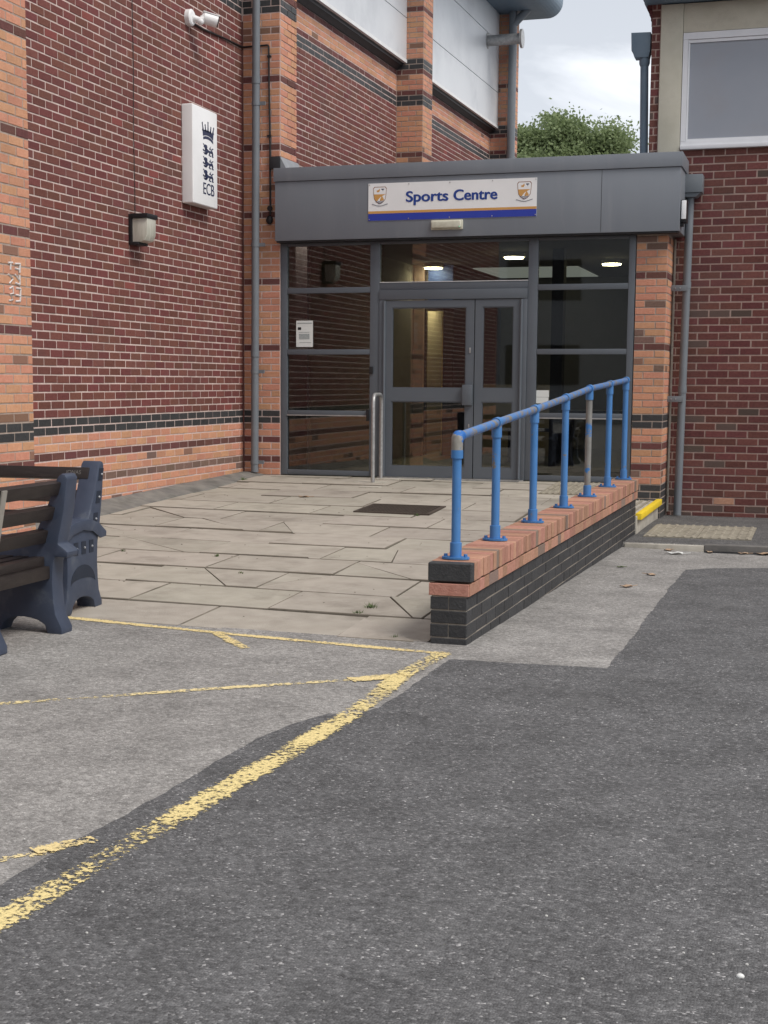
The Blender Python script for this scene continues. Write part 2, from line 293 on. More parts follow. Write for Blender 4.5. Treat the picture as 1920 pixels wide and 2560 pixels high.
# ------------------------------------------------------------------ geometry helpers
class G:
    def __init__(s): s.v = []; s.f = []
    def add(s, v, f):
        o = len(s.v); s.v += [tuple(map(float, p)) for p in v]; s.f += [tuple(i + o for i in q) for q in f]; return s
    def box(s, x0, x1, y0, y1, z0, z1):
        x0, x1 = min(x0, x1), max(x0, x1); y0, y1 = min(y0, y1), max(y0, y1); z0, z1 = min(z0, z1), max(z0, z1)
        return s.add([(x0, y0, z0), (x1, y0, z0), (x1, y1, z0), (x0, y1, z0), (x0, y0, z1), (x1, y0, z1), (x1, y1, z1), (x0, y1, z1)],
                     [(0, 3, 2, 1), (4, 5, 6, 7), (0, 1, 5, 4), (1, 2, 6, 5), (2, 3, 7, 6), (3, 0, 4, 7)])
    def obox(s, c, ax, half):
        c = np.array(c, float); A = [np.array(a, float) / np.linalg.norm(a) * h for a, h in zip(ax, half)]
        sg = [(-1, -1, -1), (1, -1, -1), (1, 1, -1), (-1, 1, -1), (-1, -1, 1), (1, -1, 1), (1, 1, 1), (-1, 1, 1)]
        vv = [c + a * A[0] + b * A[1] + d * A[2] for a, b, d in sg]
        f = [(0, 3, 2, 1), (4, 5, 6, 7), (0, 1, 5, 4), (1, 2, 6, 5), (2, 3, 7, 6), (3, 0, 4, 7)]
        if np.dot(np.cross(A[0], A[1]), A[2]) < 0: f = [q[::-1] for q in f]
        return s.add(vv, f)
    def tube(s, pts, r, n=12, caps=True):
        P = [np.array(p, float) for p in pts]; rs = r if hasattr(r, '__len__') else [r] * len(P)
        t0 = P[1] - P[0]; t0 /= np.linalg.norm(t0)
        a = np.array([0, 0, 1.]) if abs(t0[2]) < .9 else np.array([1., 0, 0])
        u = np.cross(t0, a); u /= np.linalg.norm(u)
        vs = []; prev = t0
        for i, p in enumerate(P):
            if i == 0: t = P[1] - P[0]
            elif i == len(P) - 1: t = P[-1] - P[-2]
            else:
                d1 = P[i] - P[i - 1]; d2 = P[i + 1] - P[i]
                t = d1 / np.linalg.norm(d1) + d2 / np.linalg.norm(d2)
            t /= np.linalg.norm(t)
            u = u - t * np.dot(u, t); u /= np.linalg.norm(u); w = np.cross(t, u)
            for k in range(n):
                q = 2 * math.pi * k / n
                vs.append(p + rs[i] * (u * math.cos(q) + w * math.sin(q)))
        f = []
        for i in range(len(P) - 1):
            for k in range(n):
                k2 = (k + 1) % n
                f.append((i * n + k, i * n + k2, (i + 1) * n + k2, (i + 1) * n + k))
        if caps:
            f.append(tuple(range(n))[::-1]); f.append(tuple(range((len(P) - 1) * n, len(P) * n)))
        return s.add(vs, f)
    def prism(s, poly, o, ex, ey, ez, d):
        """polygon in the (ex, ey) plane at o, pushed d along ez"""
        o, ex, ey, ez = (np.array(q, float) for q in (o, ex, ey, ez))
        n = len(poly)
        A = [o + ex * a + ey * b for a, b in poly]; B = [q + ez * d for q in A]
        area = sum(poly[i][0] * poly[(i + 1) % n][1] - poly[(i + 1) % n][0] * poly[i][1] for i in range(n))
        flip = (np.dot(np.cross(ex, ey), ez) * d * area) < 0
        f = [tuple(range(n))[::-1], tuple(range(n, 2 * n))] + [(i, (i + 1) % n, (i + 1) % n + n, i + n) for i in range(n)]
        if flip: f = [q[::-1] for q in f]
        return s.add(A + B, f)
    def sphere(s, c, r, nu=12, nv=8, sc=(1, 1, 1)):
        vs = []; f = []
        for j in range(nv + 1):
            th = math.pi * j / nv
            for i in range(nu):
                ph = 2 * math.pi * i / nu
                vs.append((c[0] + r * sc[0] * math.sin(th) * math.cos(ph), c[1] + r * sc[1] * math.sin(th) * math.sin(ph), c[2] + r * sc[2] * math.cos(th)))
        for j in range(nv):
            for i in range(nu):
                f.append((j * nu + i, (j + 1) * nu + i, (j + 1) * nu + (i + 1) % nu, j * nu + (i + 1) % nu))
        return s.add(vs, f)


def obj(name, g, m, parent=None, bevel=0, seg=2, smooth=None, angle=35):
    me = bpy.data.meshes.new(name)
    me.from_pydata(g.v, [], g.f)
    if bevel or any(len(q) > 4 for q in g.f):
        bm = bmesh.new(); bm.from_mesh(me)
        if bevel:
            bmesh.ops.remove_doubles(bm, verts=bm.verts, dist=1e-5)
            ed = [e for e in bm.edges if len(e.link_faces) == 2 and e.calc_face_angle(0) > .5]
            try: bmesh.ops.bevel(bm, geom=ed, offset=bevel, segments=seg, profile=.6, affect='EDGES', clamp_overlap=True)
            except Exception: pass
        big = [q for q in bm.faces if len(q.verts) > 4]
        if big: bmesh.ops.triangulate(bm, faces=big)
        bm.to_mesh(me); bm.free()
    me.validate()
    if m is not None: me.materials.append(m)
    if smooth or (smooth is None and bevel):
        for q in me.polygons: q.use_smooth = True
        me.set_sharp_from_angle(angle=math.radians(angle))
    o = bpy.data.objects.new(name, me); COL.objects.link(o)
    if parent is not None: attach(o, parent)
    return o


def attach(o, parent):
    o.parent = parent
    if parent.type == 'EMPTY': o.matrix_parent_inverse = Matrix.Translation(-parent.location)


def tag(o, label=None, cat=None, group=None, kind=None):
    for k, v in (('label', label), ('category', cat), ('group', group), ('kind', kind)):
        if v: o[k] = v
    return o


def thing(name, loc, label, cat, group=None):
    e = bpy.data.objects.new(name, None); e.location = loc; e.empty_display_size = .2; COL.objects.link(e)
    return tag(e, label, cat, group)


def text_mesh(name, body, m, parent, size, o, ex, ey, align='CENTER', bold=0.0, extr=.001, width=None, shear=0):
    cu = bpy.data.curves.new(name, 'FONT'); cu.body = body; cu.size = size; cu.align_x = align; cu.align_y = 'BOTTOM_BASELINE'
    cu.offset = bold; cu.extrude = extr; cu.shear = shear
    tmp = bpy.data.objects.new(name, cu); COL.objects.link(tmp)
    dg = bpy.context.evaluated_depsgraph_get()
    me = bpy.data.meshes.new_from_object(tmp.evaluated_get(dg))
    bpy.data.objects.remove(tmp)
    co = np.array([v.co[:] for v in me.vertices])
    if width: 
        w0 = co[:, 0].max() - co[:, 0].min(); co[:, 0] *= width / w0
    ex, ey = np.array(ex, float), np.array(ey, float); ez = np.cross(ex, ey); o = np.array(o, float)
    for v, c in zip(me.vertices, co): v.co = o + ex * c[0] + ey * c[1] + ez * c[2]
    me.materials.clear(); me.materials.append(m)
    ob = bpy.data.objects.new(name, me); COL.objects.link(ob); attach(ob, parent)
    return ob


# ------------------------------------------------------------------ ground heights
def clamp(a, lo=0.0, hi=1.0): return max(lo, min(hi, a))
def wall_x(Y): return 4.637 + .0215 * (Y + 8.376)              # right face of the dwarf wall


def h_left(X, Y):
    t = clamp(-Y / 8.4); tilt = .0105 * max(0, 4.4 - X)
    base = -.33 * t if Y > -8.4 else -.33 - .011 * (-Y - 8.4)
    return base + tilt * min(1, 1.5 * t)


def h_right(X, Y):
    if Y < -8.4: return h_left(X, Y)
    if Y < -2.74: return -.33 - (.052 + .016 * clamp((X - 4.8) / .6)) * clamp((Y + 8.4) / 5.6)
    return -.338 - .03 * clamp((Y + 1.0) / 1.6)


def h(X, Y):
    if Y < -8.4: return h_left(X, Y)
    return h_right(X, Y) if X > (wall_x(Y) - .11 if Y < -1.96 else 4.79) else h_left(X, Y)


def ring_cut(me_bm, xs, ys):
    for x in xs:
        bmesh.ops.bisect_plane(me_bm, geom=me_bm.verts[:] + me_bm.edges[:] + me_bm.faces[:], plane_co=(x, 0, 0), plane_no=(1, 0, 0))
    for y in ys:
        bmesh.ops.bisect_plane(me_bm, geom=me_bm.verts[:] + me_bm.edges[:] + me_bm.faces[:], plane_co=(0, y, 0), plane_no=(0, 1, 0))


def sheet(name, poly, dz, m, hf=h, step=.8, kind=None, parent=None, rag=0.0, ragstep=.04):
    if rag:
        q = []
        for i in range(len(poly)):
            a, b = np.array(poly[i]), np.array(poly[(i + 1) % len(poly)])
            L = np.linalg.norm(b - a)
            k = max(1, min(400, int(L / ragstep)))
            nrm = np.array([-(b - a)[1], (b - a)[0]]) / max(L, 1e-6)
            d = 0
            for j in range(k):
                d = .75 * d + random.uniform(-rag, rag) * .7
                q.append(tuple(a + (b - a) * j / k + (nrm * d if j else 0)))
        poly = q
    bm = bmesh.new()
    bm.faces.new([bm.verts.new((x, y, 0)) for x, y in poly])
    bmesh.ops.recalc_face_normals(bm, faces=bm.faces)
    if bm.faces[:][0].normal.z < 0: bmesh.ops.reverse_faces(bm, faces=bm.faces)
    bmesh.ops.triangulate(bm, faces=bm.faces)
    xs = [p[0] for p in poly]; ys = [p[1] for p in poly]
    def cuts(lo, hi): 
        return [c for c in np.arange(math.floor(lo / step) * step, hi, step) if lo < c < hi and abs(c) < 22]
    ring_cut(bm, cuts(min(xs), max(xs)), cuts(min(ys), max(ys)) + [c for c in (-8.4, -2.74) if min(ys) < c < max(ys)])
    for v in bm.verts: v.co.z = hf(v.co.x, v.co.y) + dz
    me = bpy.data.meshes.new(name); bm.to_mesh(me); bm.free(); me.materials.append(m)
    o = bpy.data.objects.new(name, me); COL.objects.link(o)
    if kind: o['kind'] = kind
    if parent is not None: attach(o, parent)
    return o


# ------------------------------------------------------------------ setting: ground sheets
def far_ground(X, Y): 
    return h_left(X, Y) if Y < -8.3 else -.5
gx = [-300, -60, -20, -8, -3, 0, 2, 4.4, 6, 8, 12, 30, 80, 300]; gy = [-300, -80, -30, -20, -16, -13, -11, -9.5, -8.41, -8.34, -8.25, 0, 40, 120, 400]
g = G(); vv = [(x, y, far_ground(clamp(x, -8, 12), max(y, -40))) for y in gy for x in gx]
nx = len(gx)
g.add(vv, [(j * nx + i, j * nx + i + 1, (j + 1) * nx + i + 1, (j + 1) * nx + i) for j in range(len(gy) - 1) for i in range(nx - 1)])
ground = obj('ground', g, TAR_LIGHT); ground['kind'] = 'structure'

# old grey tarmac on the right of the dwarf wall, up to the kerb, and in front of the patio
sheet('pavement_old_tarmac', [(4.50, -8.40), (4.655, -8.42), (4.66, -9.1), (14, -9.1), (14, -2.72), (4.66, -2.72)], .0015, TAR_LIGHT, hf=h_right, kind='structure', step=.6)
sheet('pavement_under_wall', [(4.6, -2.72), (14, -2.72), (14, 1.0), (4.6, 1.0)], -.004, TAR_MID, hf=h_right, kind='structure', step=.6)
# resurfaced dark tarmac, ragged along its joint
DARK_POLY = [(4.637, -8.78), (4.628, -9.2), (4.60, -9.9), (4.52, -10.13), (4.42, -10.10), (4.33, -10.35), (4.28, -10.62), (4.252, -11.3), (4.205, -12.08), (4.19, -12.45),
             (4.12, -13.4), (4.0, -15), (3.6, -22), (3.6, -60), (60, -60), (60, -3.6), (8.0, -3.6), (6.05, -3.87), (5.65, -4.05), (5.425, -4.25), (5.43, -6.4), (5.435, -8.3), (5.432, -8.76), (5.0, -8.77)]
road = sheet('road_dark_tarmac', DARK_POLY, .004, TAR_DARK, kind='structure', rag=.009, step=.9)


# painted lines
def stripe(name, pts, w, m, dz, label=None):
    P = [np.array(p, float) for p in pts]
    Q = [P[0]]
    for a, b in zip(P[:-1], P[1:]):
        k = max(1, int(np.linalg.norm(b - a) / .05)); Q += [a + (b - a) * (i + 1) / k for i in range(k)]
    vs = []; fs = []; edge = []
    for i, q in enumerate(Q):
        t = Q[min(i + 1, len(Q) - 1)] - Q[max(i - 1, 0)]; t /= np.linalg.norm(t); nn = np.array([-t[1], t[0]])
        ww = w * (1 + random.uniform(-.06, .06))
        for s_, e_ in ((-1, 1.0), (-.6, .15), (0, 0.), (.6, .15), (1, 1.0)):
            x, y = q + nn * s_ * ww / 2
            vs.append((x, y, h(x, y) + dz)); edge.append(e_)
    for i in range(len(Q) - 1):
        for k in range(4): fs.append((i * 5 + k + 1, i * 5 + k, i * 5 + k + 5, i * 5 + k + 6))
    o = obj(name, G().add(vs, fs), m)
    me = o.data
    if me.polygons[0].normal.z < 0: me.flip_normals()
    at = me.attributes.new('edge', 'FLOAT', 'POINT'); at.data.foreach_set('value', edge)
    o['kind'] = 'structure'
    return o


stripe('painted_line_patio_edge', [(2.2, -8.375), (3.2, -8.50), (3.75, -8.56), (4.60, -8.63)], .078, PAINT_GOOD, .003)
stripe('painted_line_main', [(4.565, -8.66), (4.505, -9.25), (4.52, -9.8), (4.515, -10.17), (4.475, -10.8), (4.42, -11.5), (4.375, -12.08), (4.335, -12.7), (4.29, -13.3), (4.2, -14.6)], .135, PAINT, .0072)
stripe('painted_line_diagonal', [(2.6, -10.75), (3.0, -10.43), (3.83, -9.77), (4.44, -9.31)], .068, PAINT_OLD, .003)
stripe('painted_line_stub', [(3.22, -8.50), (3.54, -8.87)], .085, PAINT_GOOD, .0036)
stripe('painted_line_branch', [(3.3, -13.0), (4.0, -12.3), (4.19, -12.10)], .065, PAINT_OLD, .003)
stripe('painted_line_branch_end', [(4.14, -12.13), (4.26, -11.96)], .085, PAINT_GOOD, .0078)
stripe('painted_line_tip', [(4.30, -9.42), (4.43, -9.30), (4.52, -9.22)], .12, PAINT_GOOD, .0052)

# ------------------------------------------------------------------ patio of concrete slabs
patio = bpy.data.objects.new('paved_patio', None); patio.location = (2.4, -4.2, -.2); COL.objects.link(patio)
tag(patio, 'sloping patio of cracked buff concrete paving slabs before the glazed entrance', None, None, 'structure')
XL = .26
def patio_right(Y): return wall_x(Y) - .235 if Y < -1.95 else 4.43
sheet('patio_bed', [(-.05, -8.37), (patio_right(-8.37) + .1, -8.37), (patio_right(-2) + .1, -1.95), (4.43, -1.94), (4.43, .1), (-.05, .1)], -.020, BED, hf=h_left, parent=patio, step=.6)


def split_poly(poly, a, b):
    nn = np.array([-(b - a)[1], (b - a)[0]]); L, R = [], []
    n = len(poly)
    for i in range(n):
        p, q = np.array(poly[i]), np.array(poly[(i + 1) % n]); dp, dq = nn @ (p - a), nn @ (q - a)
        (L if dp >= 0 else R).append(tuple(p))
        if dp * dq < 0:
            x = p + (q - p) * dp / (dp - dq); L.append(tuple(x)); R.append(tuple(x))
    return [P for P in (L, R) if len(P) >= 3]


def inset(poly, d):
    n = len(poly); P = [np.array(p) for p in poly]
    area = sum(P[i][0] * P[(i + 1) % n][1] - P[(i + 1) % n][0] * P[i][1] for i in range(n))
    if area < 0: P = P[::-1]
    out = []
    for i in range(n):
        a, b, c = P[i - 1], P[i], P[(i + 1) % n]
        e1 = (b - a) / (np.linalg.norm(b - a) + 1e-9); e2 = (c - b) / (np.linalg.norm(c - b) + 1e-9)
        n1 = np.array([-e1[1], e1[0]]); n2 = np.array([-e2[1], e2[0]])
        k = 1 + n1 @ n2
        out.append(b + (n1 + n2) * d / max(k, .35))
    return out


def inside(poly, q):
    s = 0; n = len(poly)
    for i in range(n):
        a, b = poly[i], poly[(i + 1) % n]
        if (a[1] > q[1]) != (b[1] > q[1]) and q[0] < (b[0] - a[0]) * (q[1] - a[1]) / (b[1] - a[1]) + a[0]: s ^= 1
    return s


CRACKS = [((1.98, -4.03), (2.30, -4.67)), ((1.11, -5.31), (1.89, -5.90)), ((2.27, -6.46), (2.68, -7.08)), ((2.35, -5.37), (2.93, -5.94)), ((2.90, -7.09), (3.23, -6.50)),
          ((3.87, -7.19), (4.19, -7.82)), ((3.88, -7.83), (4.31, -8.34)), ((.43, -3.40), (1.0, -3.97)), ((1.37, -4.16), (1.86, -4.64)), ((3.38, -5.35), (3.50, -5.94)), ((.54, -4.67), (1.37, -5.28)), ((3.27, -5.97), (3.84, -6.53))]
polys = []
ROW = .627
for r in range(14):
    y0 = -8.375 + ROW * r; y1 = min(y0 + ROW, -.005)
    if y1 - y0 < .08: continue
    xr0, xr1 = patio_right(y0 + .01), patio_right(y1 - .01)
    xr = min(xr0, xr1)
    off = 2.93 if r % 2 == 0 else 3.255
    js = [off + .95 * k for k in range(-5, 4)]
    js = [XL + .02 * math.sin(r)] + [x + random.uniform(-.012, .012) for x in js if XL + .12 < x < xr - .1] + [None]
    for a, b in zip(js[:-1], js[1:]):
        j = random.uniform(-.006, .006)
        P = [(a, y0 + j), ((b if b else xr0), y0 + j), ((b if b else xr1), y1), (a, y1)]
        ps = [P]
        for c0, c1 in CRACKS:
            c0a, c1a = np.array(c0), np.array(c1); mid = (c0a + c1a) / 2
            ps = [q for P_ in ps for q in (split_poly(P_, c0a, c1a) if inside(P_, mid) else [P_])]
        polys += [(q, len(ps) > 1) for q in ps]
for P, cracked in polys:
    o1 = inset(P, .0022 if cracked else .005); o2 = inset(P, .0052 if cracked else .0092)
    c = np.mean(o1, axis=0); lift = random.uniform(-.006, .006); tx, ty = random.uniform(-.008, .008), random.uniform(-.014, .005)
    f = lambda q, d: (q[0], q[1], h_left(q[0], q[1]) + lift + tx * (q[0] - c[0]) + ty * (q[1] - c[1]) + d)
    n = len(o1); vs = [f(q, -.03) for q in o1] + [f(q, -.005) for q in o1] + [f(q, 0) for q in o2]
    fs = [(i, (i + 1) % n, (i + 1) % n + n, i + n) for i in range(n)] + [(i + n, (i + 1) % n + n, (i + 1) % n + 2 * n, i + 2 * n) for i in range(n)] + [tuple(range(2 * n, 3 * n))]
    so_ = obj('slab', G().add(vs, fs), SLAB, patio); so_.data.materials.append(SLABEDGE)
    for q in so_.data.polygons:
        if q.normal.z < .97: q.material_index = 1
# sloping tar fillet along the foot of the hall wall
g = G(); ys = np.linspace(-8.3, -.02, 26); vs = []
for y in ys:
    ed = XL + .03 * math.sin(y * 3.1) + random.uniform(-.01, .01); t = clamp(-y / 4.5)
    vs += [(-.02, y, .035 - .07 * clamp(-y / 4) ** 1.0 if y > -4 else h_left(0, y) + .1), (.1, y, h_left(.1, y) + .035 + .012 * random.random()), (ed, y, h_left(ed, y) + .008), (ed + .012, y, h_left(ed, y) - .02)]
for i in range(len(ys) - 1):
    for k in range(3): g.f.append((i * 4 + k, i * 4 + k + 1, i * 4 + k + 5, i * 4 + k + 4))
g.v = vs
o = obj('wall_fillet', g, FILLET, patio, smooth=True)


# corduroy hazard paving: each ridged flag is its own piece
def corduroy(parent, x0, x1, y0, y1, hf, along='Y', flag=.4, lift=.002):
    nxp, nyp = max(1, round((x1 - x0) / flag)), max(1, round((y1 - y0) / flag))
    for i in range(nxp):
        for j in range(nyp):
            a0, a1 = x0 + (x1 - x0) * i / nxp + .003, x0 + (x1 - x0) * (i + 1) / nxp - .003
            b0, b1 = y0 + (y1 - y0) * j / nyp + .003, y0 + (y1 - y0) * (j + 1) / nyp - .003
            z = hf((a0 + a1) / 2, (b0 + b1) / 2) + lift; sy = (hf(a0, b1) - hf(a0, b0)) / (b1 - b0); yc = (b0 + b1) / 2
            gg = G()
            def bx(xa, xb, ya, yb, za, zb):
                gg.add([(xa, ya, z + sy * (ya - yc) + za), (xb, ya, z + sy * (ya - yc) + za), (xb, yb, z + sy * (yb - yc) + za), (xa, yb, z + sy * (yb - yc) + za),
                        (xa + (.006 if zb > .004 else 0), ya, z + sy * (ya - yc) + zb), (xb - (.006 if zb > .004 else 0), ya, z + sy * (ya - yc) + zb), (xb - (.006 if zb > .004 else 0), yb, z + sy * (yb - yc) + zb), (xa + (.006 if zb > .004 else 0), yb, z + sy * (yb - yc) + zb)],
                       [(0, 3, 2, 1), (4, 5, 6, 7), (0, 1, 5, 4), (1, 2, 6, 5), (2, 3, 7, 6), (3, 0, 4, 7)])
            bx(a0, a1, b0, b1, -.03, .003)
            k = 8 if False else 6
            for q in range(k):
                c = a0 + (a1 - a0) * (q + .5) / k
                bx(c - .016, c + .016, b0 + .004, b1 - .004, .003, .011)
            obj('tactile_flag', gg, TACT, parent)


corduroy(patio, 3.68, 4.42, -1.17, -.03, h_left)
low = bpy.data.objects.new('lower_landing_pavement', None); low.location = (5.3, -1.5, -.34); COL.objects.link(low); low['kind'] = 'structure'
corduroy(low, 4.86, 5.84, -2.18, -.95, h_right)

# step with yellow nosing between the dwarf wall and the brick pier
step = thing('entrance_step', (4.62, -1, -.3), 'concrete side step with bright yellow edge strip between dwarf wall and brick pier', 'step')
obj('tread', G().box(4.40, 4.775, -1.955, -.004, -.40, -.172), CONC, step, bevel=.004)
obj('nosing', G().box(4.755, 4.815, -1.90, -.012, -.21, -.150), YELLOW, step, bevel=.006)
gg = G()
for q in range(4): gg.box(4.45 + q * .075, 4.478 + q * .075, -1.93, -.05, -.172, -.163)
obj('tread_ridges', gg, TACT, step)
obj('upper_riser', G().box(4.395, 4.428, -1.95, -.004, -.2, -.012), CONC, step)

# kerb stones and drain channel
kerb = bpy.data.objects.new('kerb', None); kerb.location = (5.6, -2.7, -.38); COL.objects.link(kerb); kerb['kind'] = 'structure'
for i, (a, b, m, zt) in enumerate(((4.765, 5.46, CONC, -.343), (5.464, 6.37, CONCDARK, -.333), (6.374, 7.28, CONCDARK, -.333), (7.284, 8.2, CONCDARK, -.333))):
    obj('kerb_stone', G().box(a, b, -2.76, -2.64, -.5, zt), m, kerb, bevel=.008)
drain = thing('drain_channel', (6.3, -2.82, -.4), 'black slotted drain channel along the foot of the dark kerb', 'drain')
obj('channel_edge', G().box(5.47, 7.6, -2.825, -2.815, -.45, -.388).box(5.47, 7.6, -2.765, -2.762, -.45, -.388), DARKMETAL, drain)
gg = G()
for q in range(34): gg.box(5.47 + q * .0625, 5.505 + q * .0625, -2.815, -2.765, -.41, -.392)
obj('slot_bar', gg, DARKMETAL, drain)['kind'] = 'stuff'
obj('channel_bottom', G().box(5.47, 7.6, -2.815, -2.765, -.46, -.44), INT_DARK, drain)

# ------------------------------------------------------------------ brickwork
def brick_geo(L, H, dep=.035, bv=.0025, warp=0):
    a, b = L / 2, H / 2
    v = [(-a, dep, -b), (a, dep, -b), (a, dep, b), (-a, dep, b), (-a, bv, -b), (a, bv, -b), (a, bv, b), (-a, bv, b),
         (-a + bv, 0, -b + bv), (a - bv, 0, -b + bv), (a - bv, 0, b - bv), (-a + bv, 0, b - bv)]
    f = [(8, 9, 10, 11)] + [(4 + i, 4 + (i + 1) % 4, 8 + (i + 1) % 4, 8 + i) for i in range(4)] + [(i, (i + 1) % 4, 4 + (i + 1) % 4, 4 + i) for i in range(4)]
    return v, f


class Brickwork:
    """bricks of one thing: those that show largest become objects, the rest one part of kind stuff"""
    def __init__(s, parent, joint=.0125): s.items = []; s.parent = parent; s.joint = joint; s.cache = {}
    def wall(s, o, u, nrm, length, z0, z1, colour, pitch=.075, module=.225, off=0.0, zslope=0.0, skip=None, depth=.035, rag=.0015, clip=None):
        o = np.array(o, float); u = np.array(u, float); u /= np.linalg.norm(u); nrm = np.array(nrm, float)
        c0, c1 = math.floor(z0 / pitch + 1e-6), math.ceil(z1 / pitch - 1e-6)
        for c in range(c0, c1):
            s0 = off + (module / 2 if c % 2 else 0); k0 = -math.ceil(s0 / module) - 1
            k = k0
            while True:
                a = s0 + k * module; b = a + module; k += 1
                if a >= length - .02: break
                if b <= .02: continue
                a2, b2 = max(a, 0), min(b, length)
                za, zb = max(c * pitch, z0), min((c + 1) * pitch, z1)
                L = b2 - a2 - s.joint; H = zb - za - s.joint
                if L < .02 or H < .02: continue
                mid = (a2 + b2) / 2; z = (za + zb) / 2
                if skip and skip(mid, z): continue
                P = o + u * mid; P = np.array([P[0], P[1], P[2] + z + zslope * mid]) + nrm * random.uniform(-rag, rag) + u * random.uniform(-.002, .002) + np.array([0, 0, random.uniform(-.0012, .0012)])
                s.items.append((P, u + np.array([0, 0, zslope]), nrm, round(L, 3), round(H, 3), colour(c, mid), depth))
    def one(s, P, u, nrm, L, H, col, depth=.035): s.items.append((np.array(P, float), np.array(u, float), np.array(nrm, float), round(L, 3), round(H, 3), col, depth))
    def build(s, limit=300, name='brick'):
        sc = []
        for i, (P, u, nrm, L, H, col, dep) in enumerate(s.items):
            x, y, z = project(P)
            vis = -20 < x < 1940 and -20 < y < 2580 and z > 0 and (nrm @ (CAM - P)) > 0
            hid = 0
            sc.append((L * H * (F_PX / z) ** 2 * abs(nrm @ (P - CAM)) / np.linalg.norm(P - CAM) if vis else 0, i))
        sc.sort(reverse=True)
        chosen = {i for a, i in sc[:limit] if a > 60}
        V = []; Fc = []; MI = []; RN = []; keys = []
        for i, (P, u, nrm, L, H, col, dep) in enumerate(s.items):
            u = u / np.linalg.norm(u); w = np.cross(-nrm, u) * -1
            w = np.array([0, 0, 1.0]) if abs(nrm[2]) < .5 else w
            if abs(nrm[2]) < .5: w = np.array([0, 0, 1.0]) - u * u[2]; w /= np.linalg.norm(w)
            # axes: x = u, y = -nrm, z = w ; keep right-handed
            uu = u if np.dot(np.cross(u, -nrm), w) > 0 else -u
            if i in chosen:
                key = (L, H, col, dep)
                if key not in s.cache:
                    me = bpy.data.meshes.new(name); v, f = brick_geo(L, H, dep); me.from_pydata(v, [], f); me.materials.append(BRICKS[col, False]); s.cache[key] = me
                ob = bpy.data.objects.new(name, s.cache[key]); COL.objects.link(ob)
                ob.matrix_basis = Matrix(((uu[0], -nrm[0], w[0], P[0]), (uu[1], -nrm[1], w[1], P[1]), (uu[2], -nrm[2], w[2], P[2]), (0, 0, 0, 1)))
                attach(ob, s.parent)
            else:
                v, f = brick_geo(L, H, dep); b0 = len(V)
                V += [tuple(P + uu * a - nrm * b + w * c) for a, b, c in v]; Fc += [tuple(b0 + q for q in ff) for ff in f]
                if col not in keys: keys.append(col)
                MI += [keys.index(col)] * len(f); RN += [random.random()] * len(f)
        if V:
            me = bpy.data.meshes.new('brick_field'); me.from_pydata(V, [], Fc)
            for k in keys: me.materials.append(BRICKS[k, True])
            me.polygons.foreach_set('material_index', MI)
            at = me.attributes.new('rnd', 'FLOAT', 'FACE'); at.data.foreach_set('value', RN)
            ob = bpy.data.objects.new('brick_field', me); COL.objects.link(ob); attach(ob, s.parent); ob['kind'] = 'stuff'


X_, Y_, Z_ = np.array([1., 0, 0]), np.array([0, 1., 0]), np.array([0, 0, 1.])


def col_wall(c, u):            # recessed panels of the hall
    if c in (8, 9, 69, 70): return 'black'
    if c in (5, 71, 75): return 'maroon'
    if c == 2: return 'brown'
    if c < 8 or c in (72, 73, 74): return 'orange' if random.random() > .04 or c > 8 else 'brown'
    return 'darkred'


def col_pier(c, u):
    if c in (8, 9, 69, 70, 76, 77): return 'black'
    if c in (2, 5, 19, 29, 39, 49, 59, 71, 75, 87): return 'maroon'
    return 'orange'


# ------------------------------------------------------------------ the sports hall
SK = .019                                                     # the long flank runs a degree off the entrance axis
hall = thing('sports_hall', (-4, 0, 0), 'tall orange and dark red banded brick hall with pale metal upper cladding on the left', 'building')
def fl(X, Y): return np.array([X + SK * Y, Y, 0.0])
UD = np.array([SK, 1.0, 0]); UD /= np.linalg.norm(UD); ND = np.array([UD[1], -UD[0], 0])
bw = Brickwork(hall)
RC = .045                                                     # plane of the recessed wall beyond the corner
bw.wall((0, -5.70, 0), Y_, X_, 5.70 - .0, -.15, 5.55, col_wall, off=(5.70 - .121) % .225)
bw.wall((0, 0, 0), X_, -Y_, .455, -.15, 6.0, col_pier, off=.12)
bw.wall((.46, .004, 0), UD, ND, .515, 3.225, 6.0, col_pier, off=.11)
bw.wall(fl(RC, .52), UD, ND, 5.30, 3.225, 5.70, col_wall, off=.06)
bw.wall(fl(RC, 5.82), X_, -Y_, .455 - RC + .0, 3.225, 7.6, col_pier, off=.19)
bw.wall(fl(.455, 5.825), UD, ND, .50, 3.225, 7.6, col_pier, off=.11)
bw.wall(fl(RC, 6.34), UD, ND, 5.48, 3.225, 5.70, col_wall, off=.06)
bw.wall(fl(RC, 11.82), X_, -Y_, .455 - RC, 4.5, 7.85, col_pier, off=.19)
bw.wall(fl(.455, 11.825), UD, ND, .50, 4.5, 7.85, col_pier, off=.11)
bw.wall((.46, -6.42, 0), Y_, X_, .80, -.375, 5.1, col_pier, off=.05)
bw.wall((0, -6.42, 0), X_, -Y_, .455, -.375, 5.1, col_pier, off=.12)
bw.wall((0, -14, 0), Y_, X_, 7.55, -.45, 5.55, col_wall, off=.1)
bw.build(300)
D_ = .0035
obj('wall_mortar', G().box(-9, -D_, -5.7, -.02, -.6, 5.55), MORTAR_PALE, hall)
gg = G()
gg.box(-9, -.02, D_, 12.3, -.6, 8.2)
gg.box(-.02, .46 - D_, D_, .52, -.6, 6.05)
